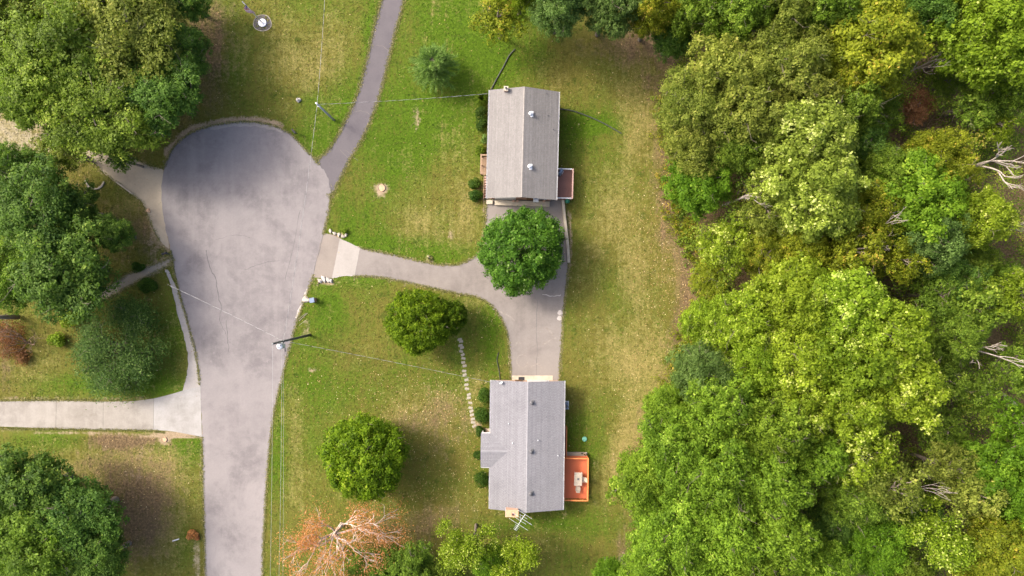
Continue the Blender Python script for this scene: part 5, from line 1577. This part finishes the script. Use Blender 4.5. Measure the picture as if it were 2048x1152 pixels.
# ---------------- stepping stones
rg = random.Random(9)
st = run((921, 678), (923, 700), (927, 727), (932, 760), (938, 795), (943, 825), (948, 852), k=30)
me_v = []
for v in range(5):
    q = [(rg.uniform(.85, 1.1) * .26 * (1 if abs(t) < 1e9 else 1) * math.copysign(1, math.cos(t)) * min(1, abs(math.cos(t)) * 1.35), rg.uniform(.85, 1.1) * .16 * math.copysign(1, math.sin(t)) * min(1, abs(math.sin(t)) * 1.35)) for t in np.linspace(.2, 6.28 + .2, 11)[:-1]]
    me_ = MB().prism(q, -.03, .035).mesh('stepping_stone', bevel=.008); me_.materials.append(M['stone']); me_v.append(me_)
nst = 23
ORD = 'first second third fourth fifth sixth seventh eighth ninth tenth eleventh twelfth thirteenth fourteenth fifteenth sixteenth seventeenth eighteenth nineteenth twentieth twenty-first twenty-second last'.split()
for k in range(nst):
    q = st[int(k * (len(st) - 1) / (nst - 1))]
    p = P(q[0] + rg.uniform(-1.5, 1.5), q[1] + rg.uniform(-1.5, 1.5))
    o = link('stepping_stone', me_v[rg.randrange(5)], None, (p.x, p.y, 0), (0, 0, rg.uniform(-.3, .5)))
    tag(o, ORD[k] + ' pale stepping stone from the round tree end of the row to the porch', 'stepping stone', 'stepping stones to the porch')

# ---------------- rocks, stumps, small things
def rock(px, py, sx, sy, sz, mat, label, seed=0, name='rock', cat='rock', group=None):
    rg = np.random.RandomState(seed + int(px + py))
    import bmesh
    bm = bmesh.new(); bmesh.ops.create_icosphere(bm, subdivisions=2, radius=1)
    for v in bm.verts:
        c = np.array(v.co); f = 1 + .25 * math.sin(c[0] * 3 + seed) * math.cos(c[1] * 4 + seed * 2) + rg.normal() * .07
        v.co = (c[0] * sx * f, c[1] * sy * f, c[2] * sz * f)
    me = bpy.data.meshes.new(name); bm.to_mesh(me); bm.free()
    p = P(px, py, sz * .4)
    o = link(name, me, None, (p.x, p.y, sz * .45), (0, 0, rg.uniform(0, 3)), M[mat])
    tag(o, label, cat, group); return o
for k, (x, y, a, b) in enumerate(((640, 561, .34, .2), (648, 558, .42, .26), (657, 560, .4, .24), (662, 562, .26, .2))):
    rock(x, y, a, b, .22, 'whiterock', ('westernmost white concrete chunk at the driveway mouth', 'second white concrete chunk at the driveway mouth', 'third white concrete chunk at the driveway mouth', 'easternmost white concrete chunk at the driveway mouth')[k], k, 'concrete_chunk', 'rock', 'white chunks at the driveway mouth')
rock(638, 563, .24, .14, .16, 'brick', 'reddish broken brick beside the white chunks', 9, 'broken_brick', 'brick')
for k, (x, y) in enumerate(((661, 462), (669, 467), (678, 470), (686, 473), (692, 470))):
    rock(x, y, .26, .18, .16, 'rock', ('first', 'second', 'third', 'fourth', 'fifth')[k] + ' small rock from the road in the rock edging at the driveway corner', 20 + k, 'edging_rock', 'rock', 'rock edging at the driveway corner')
rock(613, 599.5, .52, .34, .16, 'sandrock' if 'sandrock' in M else 'rock', 'flat pale stone pad under the dark mailbox', 41, 'stone_pad', 'rock')
rock(597, 200, .3, .3, .3, 'whiterock', 'small white rock alone on the flagpole lawn', 42)
rock(858, 514, .22, .18, .16, 'rock', 'small rock at the dry tuft beside the shared driveway', 43)
rock(297, 421, .24, .24, .2, 'stump', 'small tan stone at the corner of the shaded driveway', 44)
for k, (x, y, lab) in enumerate(((580, 900, ''),)): pass
def stump(px, py, r, label):
    p = P(px, py)
    o = empty('tree_stump', (p.x, p.y, 0)); tag(o, label, 'stump')
    mb = MB(); n = 14; rg = random.Random(int(px))
    prof = [[r * f * rg.uniform(.9, 1.12) for _ in range(n)] for f in (1.25, 1.0, .96)]
    vs = [(prof[i][k] * math.cos(2 * math.pi * k / n), prof[i][k] * math.sin(2 * math.pi * k / n), (-.05, .06, .10)[i]) for i in range(3) for k in range(n)]
    fs = [(i * n + k, i * n + (k + 1) % n, (i + 1) * n + (k + 1) % n, (i + 1) * n + k) for i in range(2) for k in range(n)]
    mb.add(vs, fs); mb.build('bark', M['bark'], o)
    vs = [(prof[2][k] * .97 * math.cos(2 * math.pi * k / n), prof[2][k] * .97 * math.sin(2 * math.pi * k / n), .101) for k in range(n)]
    MB().add(vs, [tuple(range(n))]).build('cut_face', M['stump'], o)
stump(764, 376, .42, 'pale cut stump in a bare ring on the front lawn')
stump(330, 879, .28, 'small cut stump near the concrete driveway mouth')

# mailboxes
def mailbox(px, py, rz, label, mat, z=1.05):
    p = P(px, py, z); o = empty('mailbox', (p.x, p.y, 0), rz); tag(o, label, 'mailbox', 'roadside mailboxes')
    MB().box((0, 0, .48), (.1, .1, 1.0)).build('post', M['polewood'], o)
    MB().box((.0, .12, .9), (.08, .5, .07)).build('arm', M['polewood'], o)
    n = 8; pr = [(-.12, 0), (.12, 0)] + [(.12 * math.cos(t), .16 + .12 * math.sin(t)) for t in np.linspace(0, math.pi, n)]
    m = len(pr)
    vs = [(a, y, 1.0 + b) for y in (-.28, .32) for a, b in pr]
    MB().add(vs, [tuple(range(m)), tuple(range(2 * m - 1, m - 1, -1))] + [((k + 1) % m, k, k + m, (k + 1) % m + m) for k in range(m)]).build('box', mat, o)
    MB().box((.14, .1, 1.22), (.015, .04, .2)).build('flag', M['orange2'], o)
mailbox(588, 263, math.radians(40), 'black mailbox at the upper right rim of the turning circle', M['black'])
mailbox(329, 507, math.radians(-75), 'dark mailbox at the footpath mouth left of the road', M['black'])
p = P(624, 600.5, 1.0)
o = empty('mailbox', (p.x, p.y, 0), math.radians(8)); tag(o, 'dark square pillar mailbox on a stone pad beside the shared driveway mouth', 'mailbox', 'roadside mailboxes')
MB().box((0, 0, .5), (.5, .5, 1.0)).build('pillar', M['brick'], o, bevel=.015)
MB().box((0, 0, 1.05), (.58, .58, .1)).build('cap', M['blue'], o, bevel=.02)
MB().box((-.27, 0, .75), (.05, .26, .28)).build('box_door', M['black'], o)
# sticks and small litter
for k, (a, b, r) in enumerate((((598, 642), (615, 626), .025), ((597, 638), (612, 626), .02), ((598, 651), (612, 640), .015))):
    p, q = P(*a, .05), P(*b, .08)
    tag(MB().tube([tuple(p), tuple((p + q) / 2 + Vector((0, 0, .03))), tuple(q)], r, 5).build('stick', M['palebark']), ('thickest pale stick on the verge north of the wired pole', 'upper pale stick on the verge north of the wired pole', 'thin lowest pale stick on the verge north of the wired pole')[k], 'stick', 'sticks on the verge')
p, q = P(345, 1082, .08), P(358, 1078, .08)
tag(MB().tube([tuple(p), tuple(q)], .07, 8).build('white_pipe', M['white']), 'short white pipe lying beside the small orange bush', 'pipe')
tag(MB().box(tuple(P(570, 699, .03)), (.12, .5, .05), math.radians(4)).build('drain_grate', M['black'], bevel=.01), 'small black drain grate at the road edge near the wired pole', 'grate')
# curved garden edging under the left trees
ed = empty('garden_edging', (0, 0, 0)); tag(ed, 'curved row of edging stones around a flower bed below the shaded driveway', 'edging')
pts = run((172, 362), (178, 373), (190, 378), (202, 374), (208, 365), k=5)
for q in pts:
    p = P(q[0], q[1]); MB().box((p.x, p.y, .06), (.26, .15, .14), rg.uniform(0, 3)).build('edging_stone', M['rock'], ed, bevel=.02)
ed = empty('garden_edging', (0, 0, 0)); tag(ed, 'short straight row of brick edging between the dark oaks', 'edging')
for k in range(8):
    p = P(70 + k * 4, 378 - k * 2.0); MB().box((p.x, p.y, .07), (.24, .14, .16), .45).build('edging_brick', M['tanbrick'], ed, bevel=.01)
sp = [(233, 364), (245, 373), (256, 381), (266, 388)]
kb = MB()
for i in range(3):
    p, q = P(*sp[i]), P(*sp[i + 1]); m = (p + q) / 2; d = q - p
    kb.box((m.x, m.y, .05), (d.length, .14, .16), math.atan2(d.y, d.x))
tag(kb.build('timber_edging', M['concrete']), 'low pale kerb along the lower side of the shaded driveway', 'kerb')

# flagpole
fb = P(525, 46); ft = P(487, 4, 5.9)
fp = empty('flagpole', (fb.x, fb.y, 0)); tag(fp, 'white flagpole with a furled striped flag on a round concrete base', 'flagpole')
MB().lathe([(.5, -.02), (.5, .10), (.47, .13), (.02, .13)], n=24).build('base', M['whitemetal'], fp)
MB().tube([(0, 0, .1), (0, 0, 3), (0, 0, 5.9)], [.065, .06, .05], 8).build('pole', M['white'], fp, smooth=True)
MB().lathe([(.01, 5.88), (.06, 5.93), (.06, 5.98), (.01, 6.03)], n=10).build('finial', M['metal'], fp, smooth=True)
rgf = random.Random(3)
def flagpt(u, v):      # u along fly 0..1, v down hoist 0..1 : hanging, folded cloth
    r = .07 + .95 * u * (.75 + .25 * math.sin(v * 2.5))
    a = math.radians(-65) + .9 * math.sin(u * 7 + v * 1.5) * .55
    return (r * math.cos(a), r * math.sin(a), 5.75 - 1.25 * v - .5 * u * u)
M['flagred'] = simple('flag_red', (.45, .03, .05), (.38, .02, .04), 3, .8); M['flagwhite'] = simple('flag_white', (.8, .8, .82), (.74, .74, .76), 3, .8); M['flagblue'] = simple('flag_blue', (.03, .05, .22), (.02, .04, .18), 3, .8)
flag = empty('flag', (0, 0, 0)); flag.parent = fp
for s in range(13):
    mb = MB(); v0, v1 = s / 13, (s + 1) / 13
    us = np.linspace(.4 if s < 7 else 0, 1, 9)
    vs_ = [flagpt(u, v) for u in us for v in (v0, v1)]
    mb.add(vs_, [(2 * i, 2 * i + 1, 2 * i + 3, 2 * i + 2) for i in range(len(us) - 1)]); mb.build('stripe', M['flagwhite'] if s % 2 else M['flagred'], flag)
us = np.linspace(0, .4, 6); vv = np.linspace(0, 7 / 13, 5)
mb = MB(); mb.add([flagpt(u, v) for u in us for v in vv], [(i * 5 + j, i * 5 + j + 1, (i + 1) * 5 + j + 1, (i + 1) * 5 + j) for i in range(5) for j in range(4)]); mb.build('canton', M['flagblue'], flag)
stv = MB()
for i in range(6):
    for j in range(5):
        if (i + j) % 2: continue
        q = flagpt(.03 + i * .066, .04 + j * .105); stv.box((q[0] * 1.01, q[1] * 1.01 - .006, q[2]), (.03, .03, .03))
stv.build('stars', M['flagwhite'], flag)
# gravel ring round the flagpole
pts = [P(525 + 18 * math.cos(t) * (1 + .06 * math.sin(3 * t)), 46 + 17 * math.sin(t) * (1 + .05 * math.cos(2 * t))) for t in np.linspace(0, 6.283, 29)[:-1]][::-1]
me = bpy.data.meshes.new('gravel_ring'); me.from_pydata([(q.x, q.y, .008) for q in pts], [], [tuple(range(28))]); me.update()
tag(link('gravel_ring', me, mat=M['sideroad']), 'grey gravel ring around the flagpole base', 'gravel', kind='structure')
mb = MB(); mb.tube([(q.x, q.y, .02) for q in pts + pts[:1]], .04, 5); tag(mb.build('ring_edging', M['rock']), 'thin pale edging loop around the flagpole gravel', 'edging')

# ---------------- poles and wires
pb = P(620, 670); PTZ = 12.4
po = empty('utility_pole', (pb.x, pb.y, 0)); tag(po, 'tall dark utility pole with white transformer beside the road', 'utility pole')
MB().tube([(0, 0, -.1), (0, 0, 6), (0, 0, PTZ)], [.16, .135, .105], 10).build('pole', M['polewood'], po, smooth=True)
t_off = P(545, 691, 10.6) - pb
tx, ty = t_off.x, t_off.y
l_ = math.hypot(tx, ty); tx, ty = (.15, -.42)
MB().lathe([(.27, 9.9), (.3, 9.95), (.3, 10.85), (.32, 10.88), (.28, 10.96), (.05, 11.0)], (tx, ty, 0), 16).build('transformer', M['whitemetal'], po, smooth=True)
for k, (a, b) in enumerate(((.1, .1), (-.12, -.05))):
    MB().lathe([(.05, 10.98), (.07, 11.05), (.04, 11.1), (.07, 11.16), (.03, 11.25)], (tx + a, ty + b, 0), 8).build('bushing', M['metal'], po, smooth=True)
MB().box((.05, -.2, 10.4), (.12, .35, .5)).build('bracket', M['darkmetal'], po)
MB().box((.3, -.02, PTZ - 1.15), (.75, .1, .12)).build('crossarm', M['polewood'], po)
for k, (x, z) in enumerate(((0, PTZ), (.6, PTZ - 1.08))):
    MB().lathe([(.03, 0), (.06, .06), (.04, .1), (.06, .16), (.02, .22)], (x, 0, z), 8).build('insulator', M['white'], po, smooth=True)
MB().box((.28, -.35, 10.7), (.1, .1, .55)).build('cutout', M['greypole'], po)
lp = P(668, 240); LPZ = 7.0
lo = empty('utility_pole', (lp.x, lp.y, 0)); tag(lo, 'shorter grey utility pole on the lawn beside the dark lane', 'utility pole')
MB().tube([(0, 0, -.1), (0, 0, 3.5), (0, 0, LPZ)], [.14, .12, .10], 10).build('pole', M['greypole'], lo, smooth=True)
MB().lathe([(.05, 0), (.1, .05), (.1, .2), (.03, .26)], (-.12, .12, LPZ - .3), 10).build('light_head', M['whitemetal'], lo, smooth=True)
MB().box((.05, -.1, LPZ - .6), (.3, .08, .1)).build('crossarm', M['metal'], lo)

def wire(a, b, sag, label, twisted=True, r=.022, n=26):
    a, b = Vector(a), Vector(b)
    o = empty('overhead_wire', a); tag(o, label, 'wire', 'overhead wires')
    m = n if not twisted else max(40, int((b - a).length / .22))
    pts = []
    for i in range(m + 1):
        t = i / m; q = (b - a) * t; q.z -= sag * 4 * t * (1 - t); pts.append(q)
    if not twisted:
        MB().tube([tuple(q) for q in pts], r, 5).build('conductor', M['wire'], o)
        return
    d = (b - a).normalized(); s = d.cross(Vector((0, 0, 1))).normalized(); u = s.cross(d)
    st = 0.0; A = []; B = []
    for i, q in enumerate(pts):
        th = 2 * math.pi * ((b - a).length * i / m) / 1.5
        off = (s * math.cos(th) + u * math.sin(th)) * .013
        A.append(tuple(q + off)); B.append(tuple(q - off))
    MB().tube(A, .011, 5).build('bare_strand', M['wire'], o)
    MB().tube(B, .011, 5).build('black_strand', M['wireblack'], o)

w1 = P(537, 693, PTZ); w2 = P(533, 1560, 11.5)
top = Vector((pb.x, pb.y, PTZ + .1)); low_ = Vector((pb.x + .1, pb.y, 9.6))
wire(top, P(531, 1500, 12.5), .5, 'outer straight wire running down the road from the tall pole', False, .009)
wire(Vector((pb.x + .6, pb.y, PTZ - .9)), P(548, 1500, 11.5), .5, 'inner straight wire running down the road from the tall pole', False, .009)
wire(Vector((pb.x, pb.y - .15, 9.4)), P(560, 1500, 9.6), .5, 'lower straight wire running down the road from the tall pole', False, .007)
wire(low_, Vector((lp.x, lp.y, LPZ - .1)), .5, 'twisted wire from the tall pole to the shorter pole')
wire(Vector((lp.x, lp.y, LPZ - .1)), P(657, -160, 7.5), .4, 'twisted wire from the shorter pole out over the top edge')
wire(Vector((lp.x, lp.y, LPZ - .2)), P(979, 187, 3.6), .4, 'twisted wire from the shorter pole to the taupe-roofed house')
wire(low_ + Vector((0, 0, -.1)), P(335, 569, 5.2), .3, 'twisted wire from the tall pole towards the dark oaks')
wire(low_ + Vector((0, 0, -.3)), P(985, 765, 3.1), .5, 'twisted wire from the tall pole to the grey-roofed house')
